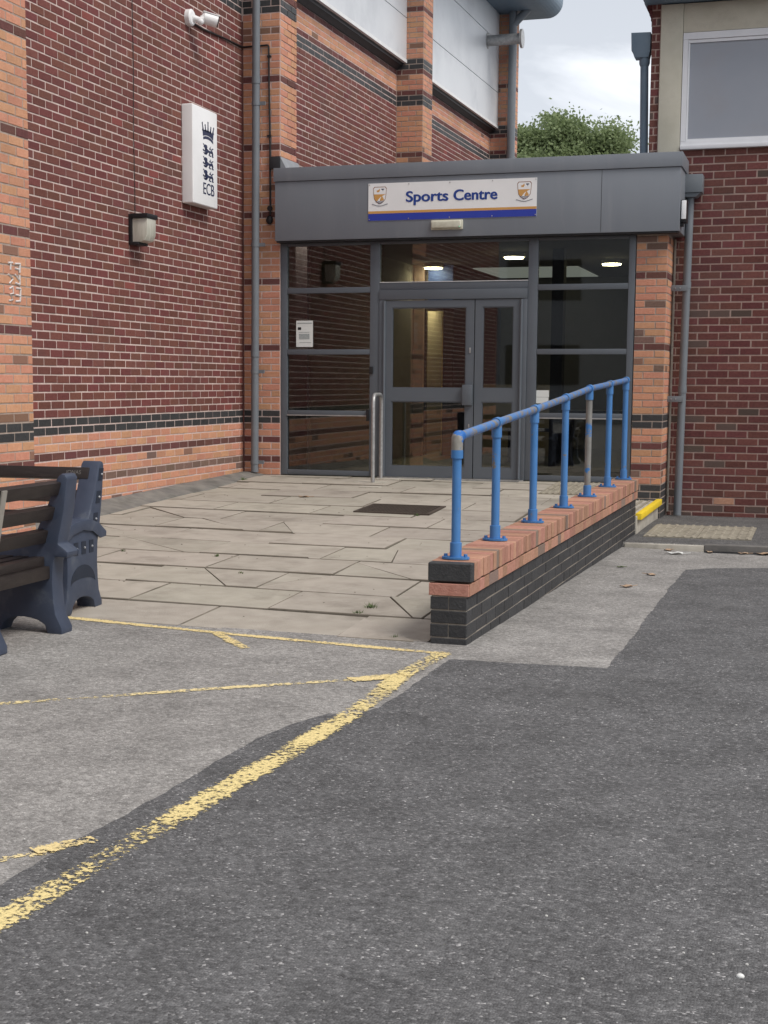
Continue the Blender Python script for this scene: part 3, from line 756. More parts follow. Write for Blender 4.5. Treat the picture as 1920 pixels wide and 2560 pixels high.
gg.add([fl(-.3, .5) + Z_ * -.6, fl(RC - D_, .5) + Z_ * -.6, fl(RC - D_, 12) + Z_ * -.6, fl(-.3, 12) + Z_ * -.6, fl(-.3, .5) + Z_ * 5.7, fl(RC - D_, .5) + Z_ * 5.7, fl(RC - D_, 12) + Z_ * 5.7, fl(-.3, 12) + Z_ * 5.7],
       [(0, 3, 2, 1), (4, 5, 6, 7), (0, 1, 5, 4), (1, 2, 6, 5), (2, 3, 7, 6), (3, 0, 4, 7)])
obj('panel_mortar', gg, MORTAR_PALE, hall)
for Yp, zt in ((5.82, 8.2), (11.82, 8.2)):
    a, b, c, d = fl(-.2, Yp + D_), fl(.455 - D_, Yp + D_), fl(.455 - D_, Yp + .52 - D_), fl(-.2, Yp + .52 - D_)
    obj('pier_core', G().add([q + Z_ * z for z in (-.6, zt) for q in (a, b, c, d)], [(0, 3, 2, 1), (4, 5, 6, 7), (0, 1, 5, 4), (1, 2, 6, 5), (2, 3, 7, 6), (3, 0, 4, 7)]), MORTAR_GREY, hall)
obj('pier_core', G().box(-.3, .46 - D_, -6.42 + D_, -5.62 - D_, -.6, 8.2), MORTAR_GREY, hall)
obj('upper_wall', G().box(-9, -.03, -5.62, .0, 5.55, 8.2), BRICKS['darkred', True], hall)
obj('near_wall', G().box(-9, -D_, -14, -6.42, -.6, 5.55), MORTAR_PALE, hall)
obj('upper_wall', G().box(-9, -.03, -14, -6.42, 5.55, 8.2), BRICKS['darkred', True], hall)
# cladding sheets and their drip trim
for (ya, yb) in ((.55, 5.815), (6.345, 11.81)):
    zs = [5.84, 6.44, 7.34, 8.24]
    for k, (za, zb) in enumerate(zip(zs[:-1], zs[1:])):
        a, b = fl(.195, ya), fl(.195, yb)
        gg = G().add([a + Z_ * (za + .006), b + Z_ * (za + .006), b + Z_ * (zb - .006), a + Z_ * (zb - .006), a + Z_ * (za + .006) - X_ * .05, b + Z_ * (za + .006) - X_ * .05, b + Z_ * (zb - .006) - X_ * .05, a + Z_ * (zb - .006) - X_ * .05],
                     [(0, 1, 2, 3), (7, 6, 5, 4), (0, 4, 5, 1), (3, 2, 6, 7), (0, 3, 7, 4), (1, 5, 6, 2)])
        obj('cladding_panel', gg, CLAD, hall)
    a, b = fl(.205, ya), fl(.205, yb)
    obj('cladding_trim', G().add([q + Z_ * z + X_ * x for z in (5.79, 5.838) for q, x in ((a, 0), (b, 0), (b, -.05), (a, -.05))], [(0, 1, 5, 4), (1, 2, 6, 5), (2, 3, 7, 6), (3, 0, 4, 7), (4, 5, 6, 7), (3, 2, 1, 0)]), CLADTRIM, hall)
    a, b = fl(RC, ya - .03), fl(RC, yb + .005)
    obj('cladding_soffit', G().add([a + Z_ * 5.70 + X_ * .01, b + Z_ * 5.70 + X_ * .01, b + Z_ * 5.795 + X_ * .12, a + Z_ * 5.795 + X_ * .12, a + Z_ * 5.86, b + Z_ * 5.86], [(0, 1, 2, 3), (3, 2, 5, 4)]), DARKMETAL, hall)
    obj('cladding_back', G().add([fl(.14, ya) + Z_ * 5.75, fl(.14, yb) + Z_ * 5.75, fl(.14, yb) + Z_ * 8.2, fl(.14, ya) + Z_ * 8.2], [(0, 1, 2, 3)]), DARKMETAL, hall)
# eaves: soffit board and rounded gutter
gg = G()
prof = [(-.3, 7.86), (.78, 7.86)] + [(.98 + .28 * math.sin(t), 8.14 - .28 * math.cos(t)) for t in np.linspace(0, 1.45, 9)] + [(1.27, 8.4), (-.3, 8.4)]
gg.prism(prof, (SK * -8, -8, 0), X_, Z_, UD, 20.4)
obj('eaves', gg, PIPE_BLUE, hall)
obj('roof', G().box(-9, .6, -14.3, 12.6, 8.4, 8.6), LEAD, hall)
obj('movement_joint', G().box(.0005, .014, -.016, -.003, -.02, 5.1), BRICKS['maroon', False], hall)
# chalk marks on the near pier
def strokes(lst, o, ex, ey, r=.006):
    q = G()
    for pts in lst:
        q.tube([np.array(o) + np.array(ex) * a + np.array(ey) * b for a, b in pts], r, 5)
    return q
sc_ = [[(0, .285), (.07, .29)], [(.04, .29), (.035, .235)], [(.10, .285), (.18, .29)], [(.18, .29), (.17, .22)], [(.10, .25), (.16, .245)],
       [(0, .20), (.07, .17), (.01, .13)], [(.10, .205), (.17, .16)], [(.17, .205), (.17, .13)], [(.10, .14), (.17, .13)],
       [(.01, .09), (.06, .11), (.07, .06), (.02, .05), (.06, .01), (0, 0)], [(.11, .10), (.18, .10)], [(.18, .10), (.17, .01)], [(.10, .05), (.17, .045)], [(.10, 0), (.17, .005)]]
obj('chalk_scribble', strokes(sc_, (.4615, -5.97, 1.68), Y_, Z_, .0085), CHALK, hall)
# lead capping where the porch roof meets the corner pier
obj('lead_capping', G().box(.34, .47, -.05, -.008, 3.465, 3.60), DARKMETAL, hall, bevel=.004)
obj('lead_flashing', G().add([(.464, -.03, 3.60), (.475, .55, 3.60), (.54, .55, 3.46), (.54, -.03, 3.46), (.464, -.03, 3.44), (.475, .55, 3.44)], [(0, 1, 2, 3)[::-1], (0, 3, 4), (1, 5, 2)]), LEAD, hall)

# ------------------------------------------------------------------ entrance porch
porch = thing('entrance_porch', (2.6, 0, 0), 'single storey entrance porch with grey metal fascia, dark glazing and a brick end pier', 'porch')
PXL, PXR = .462, 4.462
bp_ = Brickwork(porch)
bp_.wall((4.465, 0, 0), X_, -Y_, .33, -.45, 2.645, lambda c, u: 'black' if c in (-1, -2, -3, -4, -5, -6) or c in (8, 9) else ('maroon' if c in (2, 5, 19, 29) else ('brown' if random.random() < .12 else 'orange')), off=-.005)
bp_.wall((4.795, .004, 0), Y_, X_, .59, -.45, 2.645, lambda c, u: 'black' if c < 0 or c in (8, 9) else ('maroon' if c in (2, 5, 19, 29) else 'orange'), off=.1)
bp_.build(300)
obj('pier_core', G().box(4.47, 4.795 - D_, D_, .6, -.6, 2.66), MORTAR_GREY, porch)
# fascia box with its projecting top flashing
obj('fascia', G().box(.448, 4.918, -.15, .58, 2.652, 3.30), FASCIA, porch, bevel=.004)
obj('fascia_top', G().box(.436, 4.932, -.166, .585, 3.304, 3.452), FASCIA, porch, bevel=.004)
obj('fascia_joint', G().box(4.105, 4.109, -.1515, -.149, 2.66, 3.30), DARKMETAL, porch)
obj('porch_roof', G().box(.62, 4.48, .3, 8.5, 3.0, 3.42), LEAD, porch)
obj('porch_flank', G().box(4.462, 4.48, .62, 8.5, -.5, 3.0).box(.585, .598, .56, 8.5, -.5, 3.0).box(.585, 4.48, 8.42, 8.5, -.5, 3.0), LEAD, porch)
obj('soffit', G().box(.46, 4.90, -.13, .02, 2.635, 2.6515), DARKMETAL, porch)
# curtain wall frame members (each its own piece)
FY0, FY1 = .006, .075
def bar(name, x0, x1, z0, z1, y0=FY0, y1=FY1, m=None, parent=porch, bevel=.003): return obj(name, G().box(x0, x1, y0, y1, z0, z1), m or GREY, parent, bevel=bevel)
xs_m = [(PXL, .538), (1.528, 1.639), (3.317, 3.421), (4.392, PXR)]
for a, b in xs_m: bar('mullion', a, b, .012, 2.634)
bar('head_rail', .54, 1.526, 2.602, 2.634); bar('head_rail', 1.641, 3.315, 2.602, 2.634); bar('head_rail', 3.423, 4.39, 2.602, 2.634)
ZB = [(2.074, 2.136), (1.386, 1.444), (.698, .752)]
for xa, xb in ((.54, 1.526), (3.423, 4.39)):
    for za, zb in ZB: bar('transom', xa, xb, za, zb)
    bar('sill_rail', xa, xb, .012, .070)
    bar('sill_trim', xa, xb, .690, .703, y0=-.004, y1=.02, m=GALV, bevel=0)
bar('door_transom', 1.641, 3.315, 2.10, 2.178); bar('door_head', 1.641, 3.315, 1.99, 2.098, y0=-.012)
bar('transom_drip', 1.641, 3.315, 2.179, 2.186, y0=.0, y1=.02, m=CLADTRIM, bevel=0)
bar('door_jamb', 1.641, 1.690, .012, 1.988, y0=-.008); bar('door_jamb', 3.262, 3.315, .012, 1.988, y0=-.008)
bar('threshold', 1.64, 3.31, -.004, .014, y0=-.05, y1=.08, m=GALV, bevel=0)
# fixed panes
def pane(x0, x1, z0, z1, parent=porch, y=.04): return obj('glass_pane', G().box(x0, x1, y, y + .006, z0, z1), GLASS, parent)
for xa, xb in ((.536, 1.53), (3.419, 4.394)):
    for za, zb in ((2.134, 2.604), (1.442, 2.076), (.750, 1.388), (.068, .70)): pane(xa, xb, za, zb)
pane(1.637, 3.319, 2.176, 2.604)
# double doors, the left leaf wide, the right leaf narrow
def frame_grid(xs, zs, holes, y0, y1):
    """one connected plate of cells, some left open"""
    q = G(); nx, nz = len(xs), len(zs)
    for y in (y0, y1): q.v += [(x, y, z) for z in zs for x in xs]
    o = nx * nz; solid = lambda i, j: 0 <= i < nx - 1 and 0 <= j < nz - 1 and (i, j) not in holes
    for j in range(nz - 1):
        for i in range(nx - 1):
            if not solid(i, j): continue
            a, b, c, d = j * nx + i, j * nx + i + 1, (j + 1) * nx + i + 1, (j + 1) * nx + i
            q.f += [(a, b, c, d), (d + o, c + o, b + o, a + o)]
            if not solid(i, j - 1): q.f.append((a, a + o, b + o, b))
            if not solid(i, j + 1): q.f.append((d, c, c + o, d + o))
            if not solid(i - 1, j): q.f.append((a, d, d + o, a + o))
            if not solid(i + 1, j): q.f.append((b, b + o, c + o, c))
    return q
def leaf(x0, x1, gx0, gx1):
    d = obj('door', frame_grid([x0, gx0, gx1, x1], [.018, .135, .868, 1.010, 1.905, 1.982], {(1, 1), (1, 3)}, .0, .05), GREY, porch)
    for za, zb in ((1.010, 1.905), (.135, .868)):
        obj('door_bead', frame_grid([gx0, gx0 + .012, gx1 - .012, gx1], [za, za + .012, zb - .012, zb], {(1, 1)}, .008, .04), GREY, d)
    obj('door_pane', G().box(gx0 - .002, gx1 + .002, .02, .026, 1.008, 1.907), GLASS, d); obj('door_pane', G().box(gx0 - .002, gx1 + .002, .02, .026, .133, .870), GLASS, d)
    return d
dl = leaf(1.697, 2.728, 1.785, 2.640)
dr = leaf(2.738, 3.245, 2.820, 3.168)
obj('handle', G().box(2.612, 2.722, -.055, -.003, .828, 1.052), GREY, dl, bevel=.006)
obj('keyhole', G().box(2.676, 2.694, -.008, -.002, 1.40, 1.46), GALV, dl, bevel=.002)
obj('lock', G().box(2.676, 2.69, -.008, -.002, .58, .62), GALV, dl)
obj('hinge_post', G().tube([(1.7, -.012, .02), (1.7, -.012, 1.98)], .016, 10), GREY, dl, smooth=True)
obj('hinge_post', G().tube([(3.252, -.012, .02), (3.252, -.012, 1.98)], .016, 10), GREY, dr, smooth=True)
obj('latch_box', G().box(1.53, 1.57, -.02, .004, 1.17, 1.25), BLACKPL, porch, bevel=.003)
obj('latch_box', G().box(1.50, 1.53, -.03, .004, .64, .77), BLACKPL, porch, bevel=.003)
# the lobby behind the glass
CZ = 2.78
obj('lobby_floor', G().box(.48, 4.46, .08, 8.4, -.06, -.004), INT_FLOOR, porch)
obj('lobby_ceiling', G().box(.48, 4.46, .08, 8.4, CZ, CZ + .05), INT_CEIL, porch)
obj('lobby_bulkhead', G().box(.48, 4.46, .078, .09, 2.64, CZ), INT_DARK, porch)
obj('lobby_wall', G().box(.60, .62, .6, 8.4, 0, CZ), INT_BRICK, porch); obj('lobby_wall', G().box(4.43, 4.455, .62, 8.4, 0, CZ), INT_WALL, porch)
obj('lobby_back_wall', G().box(1.30, 4.43, 8.2, 8.4, 0, CZ), INT_BRICK, porch)
obj('lobby_partition', G().box(.62, .80, 5.25, 5.35, 0, CZ), INT_DARK, porch)
obj('lobby_partition', G().box(1.06, 1.22, 5.25, 8.2, 0, CZ), INT_DARK, porch)
obj('lobby_partition', G().box(.80, 1.06, 5.25, 5.35, 2.12, CZ), INT_BRICK, porch)
obj('corridor', G().box(.62, 1.06, 7.3, 7.4, 0, 2.6), INT_GLOW, porch)
obj('corridor_lamp', G().box(.72, .98, 6.0, 6.5, 2.42, 2.44), CORR_ON, porch)
obj('corridor_door', G().box(1.02, 1.045, 5.36, 5.9, .02, 2.05), INT_GLOW, porch)
obj('lobby_pillar', G().box(.64, .78, 5.15, 5.24, 0, CZ), INT_PINK, porch)
obj('blue_banner', G().box(.84, 1.21, 5.20, 5.24, 2.20, CZ), INT_BLUE, porch)
obj('lobby_pillar', G().box(3.05, 3.2, 3.0, 3.2, 0, CZ), INT_DARK, porch)
obj('lobby_counter', G().box(1.5, 2.6, 5.6, 6.0, 0, 1.05), INT_WALL, porch)
obj('lobby_table', G().box(3.3, 4.3, 2.2, 2.9, .70, .74).box(3.35, 3.4, 2.25, 2.85, 0, .7).box(4.15, 4.2, 2.25, 2.85, 0, .7), INT_TABLE, porch)
obj('lobby_bench', G().box(2.3, 3.1, 3.8, 4.3, .42, .46).box(2.35, 2.4, 3.8, 4.3, 0, .42).box(3.0, 3.05, 3.8, 4.3, 0, .42), INT_TABLE, porch)
obj('roof_light', G().box(1.35, 2.92, 5.88, 7.95, CZ - .014, CZ - .002), SKYLIGHT, porch)
for lx, ly in ((.96, 5.02), (2.446, 3.52), (3.54, 4.94)):
    lamp = obj('ceiling_lamp', G().tube([(lx, ly, CZ - .055), (lx, ly, CZ - .002)], .15, 20), WHITE, porch, smooth=True)
    obj('lamp_tube', G().tube([(lx, ly, CZ - .072), (lx, ly, CZ - .057)], .125, 20), LAMP_ON, lamp, smooth=True)

# paper notices on the inside of the glass
nl = thing('paper_notice', (.74, .03, 1.47), 'white printed paper notice taped to the left side window', 'notice')
obj('sheet', G().box(.64, .842, .030, .032, 1.472, 1.769), PAPER, nl)
obj('print', G().box(.655, .83, .0285, .0295, 1.735, 1.745).box(.675, .80, .0285, .0295, 1.56, 1.62).box(.675, .80, .0285, .0295, 1.635, 1.64).box(.68, .82, .0285, .0295, 1.52, 1.525), PRINT, nl)
obj('picture', G().box(.66, .70, .0285, .0295, 1.665, 1.695), INT_DARK, nl)
nr_ = thing('paper_notice', (3.49, .03, .85), 'small pale green paper notice low in the right side window', 'notice')
obj('sheet', G().box(3.425, 3.565, .030, .032, .925, .998), PAPER, nr_); obj('sheet', G().box(3.425, 3.56, .030, .032, .856, .922), PAPER, nr_)

# ------------------------------------------------------------------ sign board over the doors
SY = -.156
board = thing('sign_board', (2.485, SY, 2.84), 'long white board reading Sports Centre with orange and blue stripes', 'sign')
obj('panel', G().box(1.549, 3.422, SY, -.1515, 2.842, 3.244), WHITE, board)
obj('orange_stripe', G().box(1.5495, 3.4215, SY - .0012, SY - .0002, 2.918, 2.945), SIGNORANGE, board)
obj('blue_stripe', G().box(1.5495, 3.4215, SY - .0012, SY - .0002, 2.8425, 2.9175), SIGNROYAL, board)
for word, x_, w_ in (('Sports', 2.217, .470), ('Centre', 2.753, .476)):
    for k_, (dx_, dz_) in enumerate(((0, 0), (-.0042, .0012), (.0042, -.0012), (0, .0022))):
        text_mesh('lettering', word, SIGNBLUE, board, .160, (x_ + dx_, SY - .0022 - .0003 * k_, 3.036 + dz_), X_, Z_, bold=.0012, extr=.0001, width=w_)
gg = G()
for xx in (1.562, 2.01, 2.47, 2.94, 3.41):
    for zz in (2.858, 3.228): gg.tube([(xx, SY, zz), (xx, SY - .004, zz)], .007, 8)
obj('screw', gg, STEEL, board)['kind'] = 'stuff'
SHB = mat('crest_brown', (.27, .13, .08), rough=.5)
for xc in (1.681, 3.288):
    zc = 3.115
    def P2(pts, s=1.0): return [(xc + a * .078 * s, zc + b * .092 * s) for a, b in pts]
    shield = [(-.82, 1), (.82, 1), (1, .8), (.94, .1), (.84, -.45), (.5, -.82), (0, -1.05), (-.5, -.82), (-.84, -.45), (-.94, .1), (-1, .8)]
    e = obj('crest', G().prism(P2(shield), (0, SY - .0005, 0), X_, Z_, -Y_, .0006), SHB, board)
    obj('crest_field', G().prism(P2(shield, .92), (0, SY - .0012, 0), X_, Z_, -Y_, .0005), WHITE, e)
    obj('crest_quarter', G().prism(P2([(-.86, .12), (.86, .12), (.1, -.2), (-.45, -.72), (-.77, -.42)]), (0, SY - .0018, 0), X_, Z_, -Y_, .0005), SIGNORANGE, e)
    gg = G(); gg.prism(P2([(-.5, .55), (-.2, .62), (-.05, .8), (.02, .58), (-.1, .38), (-.4, .36)]), (0, SY - .0018, 0), X_, Z_, -Y_, .0005)
    gg.prism(P2([(.0, -.55), (.3, -.05), (.62, -.5), (.5, -.62), (.1, -.64)]), (0, SY - .0018, 0), X_, Z_, -Y_, .0005)
    obj('crest_figure', gg, SIGNORANGE, e)
    gg = G(); gg.prism(P2([(.2, .76), (.66, .76), (.6, .66), (.5, .64), (.46, .42), (.38, .64), (.24, .64)]), (0, SY - .0018, 0), X_, Z_, -Y_, .0005)
    for kk, zz in enumerate((-.66, -.80, -.93)):
        ww = .62 - .2 * kk; pts = [(a, zz + .035 * math.sin(a * 14)) for a in np.linspace(-ww, ww, 12)]
        gg.prism(P2(pts + [(a, b - .06) for a, b in pts[::-1]]), (0, SY - .002, 0), X_, Z_, -Y_, .0005)
    obj('crest_waves', gg, NAVYINK, e)
    gg = G()
    pts = [(a, -1.08 - .12 * math.cos(a * 2.2)) for a in np.linspace(-1.15, 1.15, 14)]
    gg.prism(P2(pts + [(a, b - .09) for a, b in pts[::-1]]), (0, SY - .0018, 0), X_, Z_, -Y_, .0005)
    obj('crest_scroll', gg, GREYINK, e)

# bulkhead lamp under the sign
bl = thing('bulkhead_lamp', (2.445, -.17, 2.725), 'yellowed rectangular bulkhead lamp on the fascia below the sign board', 'lamp')
obj('body', G().box(2.266, 2.624, -.178, -.1505, 2.724, 2.830), OFFWHITE, bl, bevel=.012)
obj('diffuser', G().box(2.280, 2.612, -.225, -.176, 2.736, 2.818), OFFWHITE, bl, bevel=.022, seg=3)
obj('indicator', G().sphere((2.595, -.222, 2.748), .008), mat('green_led', (.3, .7, .45), rough=.4), bl)

# floodlight on the fascia end
fl_ = thing('floodlight', (4.95, .0, 2.73), 'small white fronted black floodlight on the right end of the fascia', 'lamp')
obj('housing', G().box(4.919, 4.985, -.09, .07, 2.74, 2.975), BLACKPL, fl_, bevel=.014)
obj('lens', G().box(4.930, 4.978, -.105, -.088, 2.775, 2.965), WHITE, fl_, bevel=.006)
obj('bracket', G().box(4.919, 4.95, -.06, .02, 2.705, 2.745), BLACKPL, fl_, bevel=.004)

# ------------------------------------------------------------------ neighbouring building on the right
nb = thing('neighbouring_building', (5.5, .6, -.4), 'older dark red brick building with cream panel and large white framed window on the right', 'building')
NY = .60
bn = Brickwork(nb, joint=.0145)
bn.wall((4.80, NY, 0), X_, -Y_, 4.7, -.40, 3.58, lambda c, u: 'neighbour' if random.random() > .02 or c > 6 else 'coping', pitch=.0815, module=.2265, off=.165)
bn.wall((4.49, NY, 0), X_, -Y_, .10, 3.4, 5.14, lambda c, u: 'neighbour', pitch=.0815, module=.2265, off=.05)
bn.build(300)
obj('wall', G().box(4.50, 16, NY + D_, 14, -.6, 3.58).box(4.495, 4.60, NY + D_, 1.2, 3.58, 5.3)  .box(4.60, 16, NY + .12, 14, 3.58, 5.11), MORTAR_NB, nb)
obj('plain_wall', G().box(9.51, 16, NY, NY + .01, -.6, 5.1), BRICKS['neighbour', True], nb)
obj('cream_panel', G().box(4.592, 4.826, NY - .02, NY + .12, 3.56, 5.10), CREAM, nb, bevel=.004)
obj('cream_panel', G().box(4.829, 9.5, NY - .012, NY + .12, 4.80, 5.10), CREAM, nb, bevel=.004)
win = obj('window', G().box(4.832, 9.5, NY - .018, NY + .04, 3.622, 3.665).box(4.832, 9.5, NY - .018, NY + .04, 4.725, 4.795).box(4.832, 4.885, NY - .018, NY + .04, 3.667, 4.723), UPVC, nb)
obj('glazing_bead', G().box(4.887, 9.5, NY - .006, NY + .03, 3.667, 3.69).box(4.887, 9.5, NY - .006, NY + .03, 4.69, 4.722).box(4.887, 4.905, NY - .006, NY + .03, 3.692, 4.688), UPVC, win)
obj('mullion', G().box(7.15, 7.21, NY - .016, NY + .035, 3.667, 4.723), UPVC, win)
obj('window_sill', G().box(4.832, 9.5, NY - .045, NY + .04, 3.578, 3.62), UPVC, win, bevel=.004)
obj('pane', G().box(4.906, 9.5, NY + .012, NY + .02, 3.692, 4.688), FILM, win)
obj('eaves', G().box(4.42, 16, NY - .30, 14, 5.112, 5.19), PIPE_BLUE, nb)
# corbelled brick kneeler, a stepped edge
kn = [(4.49, 4.86), (4.46, 4.90), (4.485, 4.94)]
gg = G()
for k in range(6):
    z = 4.83 + k * .06; x = 4.492 - [0, .004, .012, .03, .055, .085][k]
    gg.box(x, 4.494, NY + .002, NY + .35, z, z + .055)
obj('corbel', gg, BRICKS['neighbour', True], nb)
# the sealant strip where porch meets neighbour
obj('sealant_strip', G().obox((4.815, .585, 1.15), (X_, Y_, Z_), (.009, .012, 1.48)), CONC, nb)

# ------------------------------------------------------------------ dwarf wall
dw = thing('dwarf_wall', (4.6, -5.2, -.35), 'low black brick wall with orange brick on edge coping beside the patio ramp', 'wall')
A = np.array([4.637, -8.376, 0]); B = np.array([4.775, -1.96, 0]); LEN = np.linalg.norm(B - A); wu = (B - A) / LEN; wn = np.array([wu[1], -wu[0], 0])
ZS = (.185 - .120) / LEN; ZT = .120
# wall rows measured from the top: coping .113, red course .075, black courses below
bd = Brickwork(dw, joint=.009)
face = .012
def wpt(u, w, z): return A + wu * u - wn * w + Z_ * (ZT + ZS * u + z)
# side and end of the black courses
for k in range(7):
    zt = -.188 - .075 * k
    off = (k % 2) * .1125
    u = -off + .004
    while u < LEN:
        a, b = max(u, .0), min(u + .225, LEN)
        if b - a > .03 and (ZT + ZS * a + zt) > h_right(5, (A + wu * a)[1]) - .03:
            bd.one(wpt((a + b) / 2, face, zt - .0375) + wn * random.uniform(-.002, .002), wu + Z_ * ZS, wn, b - a - .009, .066, 'black', .05)
        u += .225
    if k < 3 or k == 3:
        if k % 2 == 1: bd.one(wpt(0, .1125, zt - .0375), wn, -wu, .200, .066, 'black', .05)
        else:
            bd.one(wpt(0, .062, zt - .0375), wn, -wu, .098, .066, 'black', .05); bd.one(wpt(0, .166, zt - .0375), wn, -wu, .098, .066, 'black', .05)
# red course, bricks .1125 showing
u = .0; k = 0
while u < LEN - .02:
    L = .225 if k % 3 == 0 else .1125
    b = min(u + L, LEN)
    bd.one(wpt((u + b) / 2, -.004, -.1505), wu + Z_ * ZS, wn, b - u - .008, .066, 'coping', .06); u = b; k += 1
bd.one(wpt(-.004, .1125, -.1505), wn, -wu, .222, .066, 'coping', .05)
bd.build(300)
# brick on edge coping, each a whole brick
cop_cache = {}
u = .0; k = 0
while u < LEN - .03:
    th = .0655 if k else .07
    g = G(); jz = random.uniform(-.0015, .002); jw = random.uniform(-.003, .003)
    c = wpt(u + th / 2, .1125 + jw, -.0555 + jz)
    g.obox(c, (wu + Z_ * ZS, wn, Z_), (th / 2, .121, .0515))
    m = BRICKS['black', False] if k == 0 else BRICKS['coping', False]
    obj('coping_brick', g, m, dw, bevel=.006 if k == 0 else .003, seg=1); u += th + .0085; k += 1
obj('coping_mortar', G().obox(wpt(LEN / 2, .1125, -.062), (wu + Z_ * ZS, wn, Z_), (LEN / 2 - .01, .114, .047)), COPMORT, dw)
obj('wall_core', G().obox(wpt(LEN / 2, .1125, -.113 - .29), (wu + Z_ * ZS, wn, Z_), (LEN / 2 - .006, .1125 - face - .005, .285)), MORTAR_LOW, dw)

# ------------------------------------------------------------------ blue handrail on the wall
hr = thing('handrail', (4.53, -5.2, .15), 'blue painted tubular steel handrail with worn grey top rail on the dwarf wall', 'handrail')
PY_ = [-8.22, -7.29, -6.19, -5.07, -4.05, -3.02, -2.07]; PT = [.785, .840, .901, .968, 1.033, 1.071, 1.106]
tops = []
for i, (y, zt) in enumerate(zip(PY_, PT)):
    u = (y - A[1]) / wu[1]; b = wpt(u, .118, 0)
    t = np.array([b[0], b[1], zt])
    tops.append(t)
    post = obj('post', G().tube([b + Z_ * .02, t - Z_ * .03], .0255, 16), GALVRAW if i == 4 else BLUE, hr, smooth=True)
    obj('socket', G().tube([b + Z_ * .008, b + Z_ * .088, b + Z_ * .09], [.0325, .0325, .027], 16), BLUE, post, smooth=True)
    fg = G()
    ov = [(.078 * math.cos(q) * (1 if abs(math.cos(q)) > .2 else 1), .045 * math.sin(q)) for q in np.linspace(0, 2 * math.pi, 20, endpoint=False)]
    fg.prism(ov, b + Z_ * -.001, wn, wu, Z_, .012)
    obj('flange', fg, BLUE, post)
    for s in (-1, 1): obj('bolt', G().tube([b + wn * s * .056 + Z_ * .010, b + wn * s * .056 + Z_ * .026], .011, 6), BLUE, post)
    if i == 0:
        obj('elbow', G().tube([t - Z_ * .09, t - Z_ * .03, t - Z_ * .008 + wu * .004, t + wu * .022 + Z_ * .004, t + wu * .07 + Z_ * .004], [.0315, .0325, .034, .0335, .031], 16), mat('scraped_elbow', (.20, .19, .17), (.30, .29, .26), scale=20, rough=.5, c3=(.02, .13, .42), s3=9, p3=(.46, .5)), post, smooth=True)
        obj('elbow_collar', G().tube([t - Z_ * .115, t - Z_ * .07], .0335, 16), BLUE, post, smooth=True)
    else:
        obj('tee', G().tube([t - Z_ * .088, t - Z_ * .02], .0315, 16), BLUE, post, smooth=True)
        dd = tops[i] - tops[i - 1]; dd /= np.linalg.norm(dd)
        obj('tee_ring', G().tube([t - dd * .034, t + dd * .034], .0325, 16), BLUE, post, smooth=True)
for i in range(6):
    dd = tops[i + 1] - tops[i]; dd /= np.linalg.norm(dd)
    obj('rail', G().tube([tops[i] + dd * (.055 if i == 0 else .0), tops[i + 1] + (dd * .03 if i == 5 else 0)], .0245, 16), BLUEWORN, hr, smooth=True)

# ------------------------------------------------------------------ galvanised door guard
gd = thing('door_guard_hoop', (1.72, -.34, 0), 'galvanised steel hoop rail standing on concrete pads left of the doors', 'guard rail')
pa, pb = np.array([1.756, -.60, h_left(1.75, -.6)]), np.array([1.70, -.10, 0])
path = [pa + Z_ * .01, (pa[0], pa[1], .84)]
for q in np.linspace(.2, 1.57, 6): path.append(pa * [1, 1, 0] + (pb - pa) * [1, 1, 0] / np.linalg.norm((pb - pa)[:2]) * .10 * (1 - math.cos(q)) + Z_ * (.84 + .10 * math.sin(q)))
e_ = (pb - pa) * [1, 1, 0] / np.linalg.norm((pb - pa)[:2])
for q in np.linspace(0, 1.57, 6): path.append(pb * [1, 1, 0] - e_ * .10 * (1 - math.sin(q)) + Z_ * (.84 + .10 * math.cos(q)))
path.append(pb + Z_ * .005)
obj('hoop', G().tube(path, .0215, 14), GALV, gd, smooth=True)
for q, (c, sx, sy) in enumerate((((1.72, -.55), .17, .10), ((1.80, -.16), .14, .07), ((1.86, -1.03), .11, .065))):
    g = G(); z = h_left(*c)
    g.add([(c[0] + a * sx, c[1] + b * sy, h_left(c[0], c[1] + b * sy) + zz) for zz in (-.02, .009) for a, b in ((-1, -1), (1, -1), (1, 1), (-1, 1))], [(0, 3, 2, 1), (4, 5, 6, 7), (0, 1, 5, 4), (1, 2, 6, 5), (2, 3, 7, 6), (3, 0, 4, 7)])
    if q == 2: obj('white_pad', g, CONC, gd)
    else: obj('pad', g, CONC, gd)

# drain grate in the patio
gr = thing('drain_grate', (2.7, -2.84, -.11), 'dark rectangular metal grate set in the patio slabs before the doors', 'grate')
def gz(x, y): return h_left(x, y) + .009
def gbox(g, x0, x1, y0, y1, za, zb):
    return g.add([(x, y, gz(x, y) + z) for z in (za, zb) for x, y in ((x0, y0), (x1, y0), (x1, y1), (x0, y1))], [(0, 3, 2, 1), (4, 5, 6, 7), (0, 1, 5, 4), (1, 2, 6, 5), (2, 3, 7, 6), (3, 0, 4, 7)])
g = G(); gbox(g, 2.34, 3.06, -3.16, -3.13, -.01, .004); gbox(g, 2.34, 3.06, -2.56, -2.53, -.01, .004); gbox(g, 2.34, 2.37, -3.128, -2.562, -.01, .004); gbox(g, 3.03, 3.06, -3.128, -2.562, -.01, .004)
obj('frame', g, GRATE, gr)
obj('pit', gbox(G(), 2.37, 3.03, -3.13, -2.56, -.012, -.004), INT_DARK, gr)
g = G()
for i in range(22): x = 2.385 + i * .03; gbox(g, x, x + .008, -3.13, -2.56, -.004, .002)
for i in range(19): y = -3.12 + i * .03; gbox(g, 2.37, 3.03, y, y + .006, -.0035, .0015)
obj('grid_bars', g, GRATE, gr)['kind'] = 'stuff'

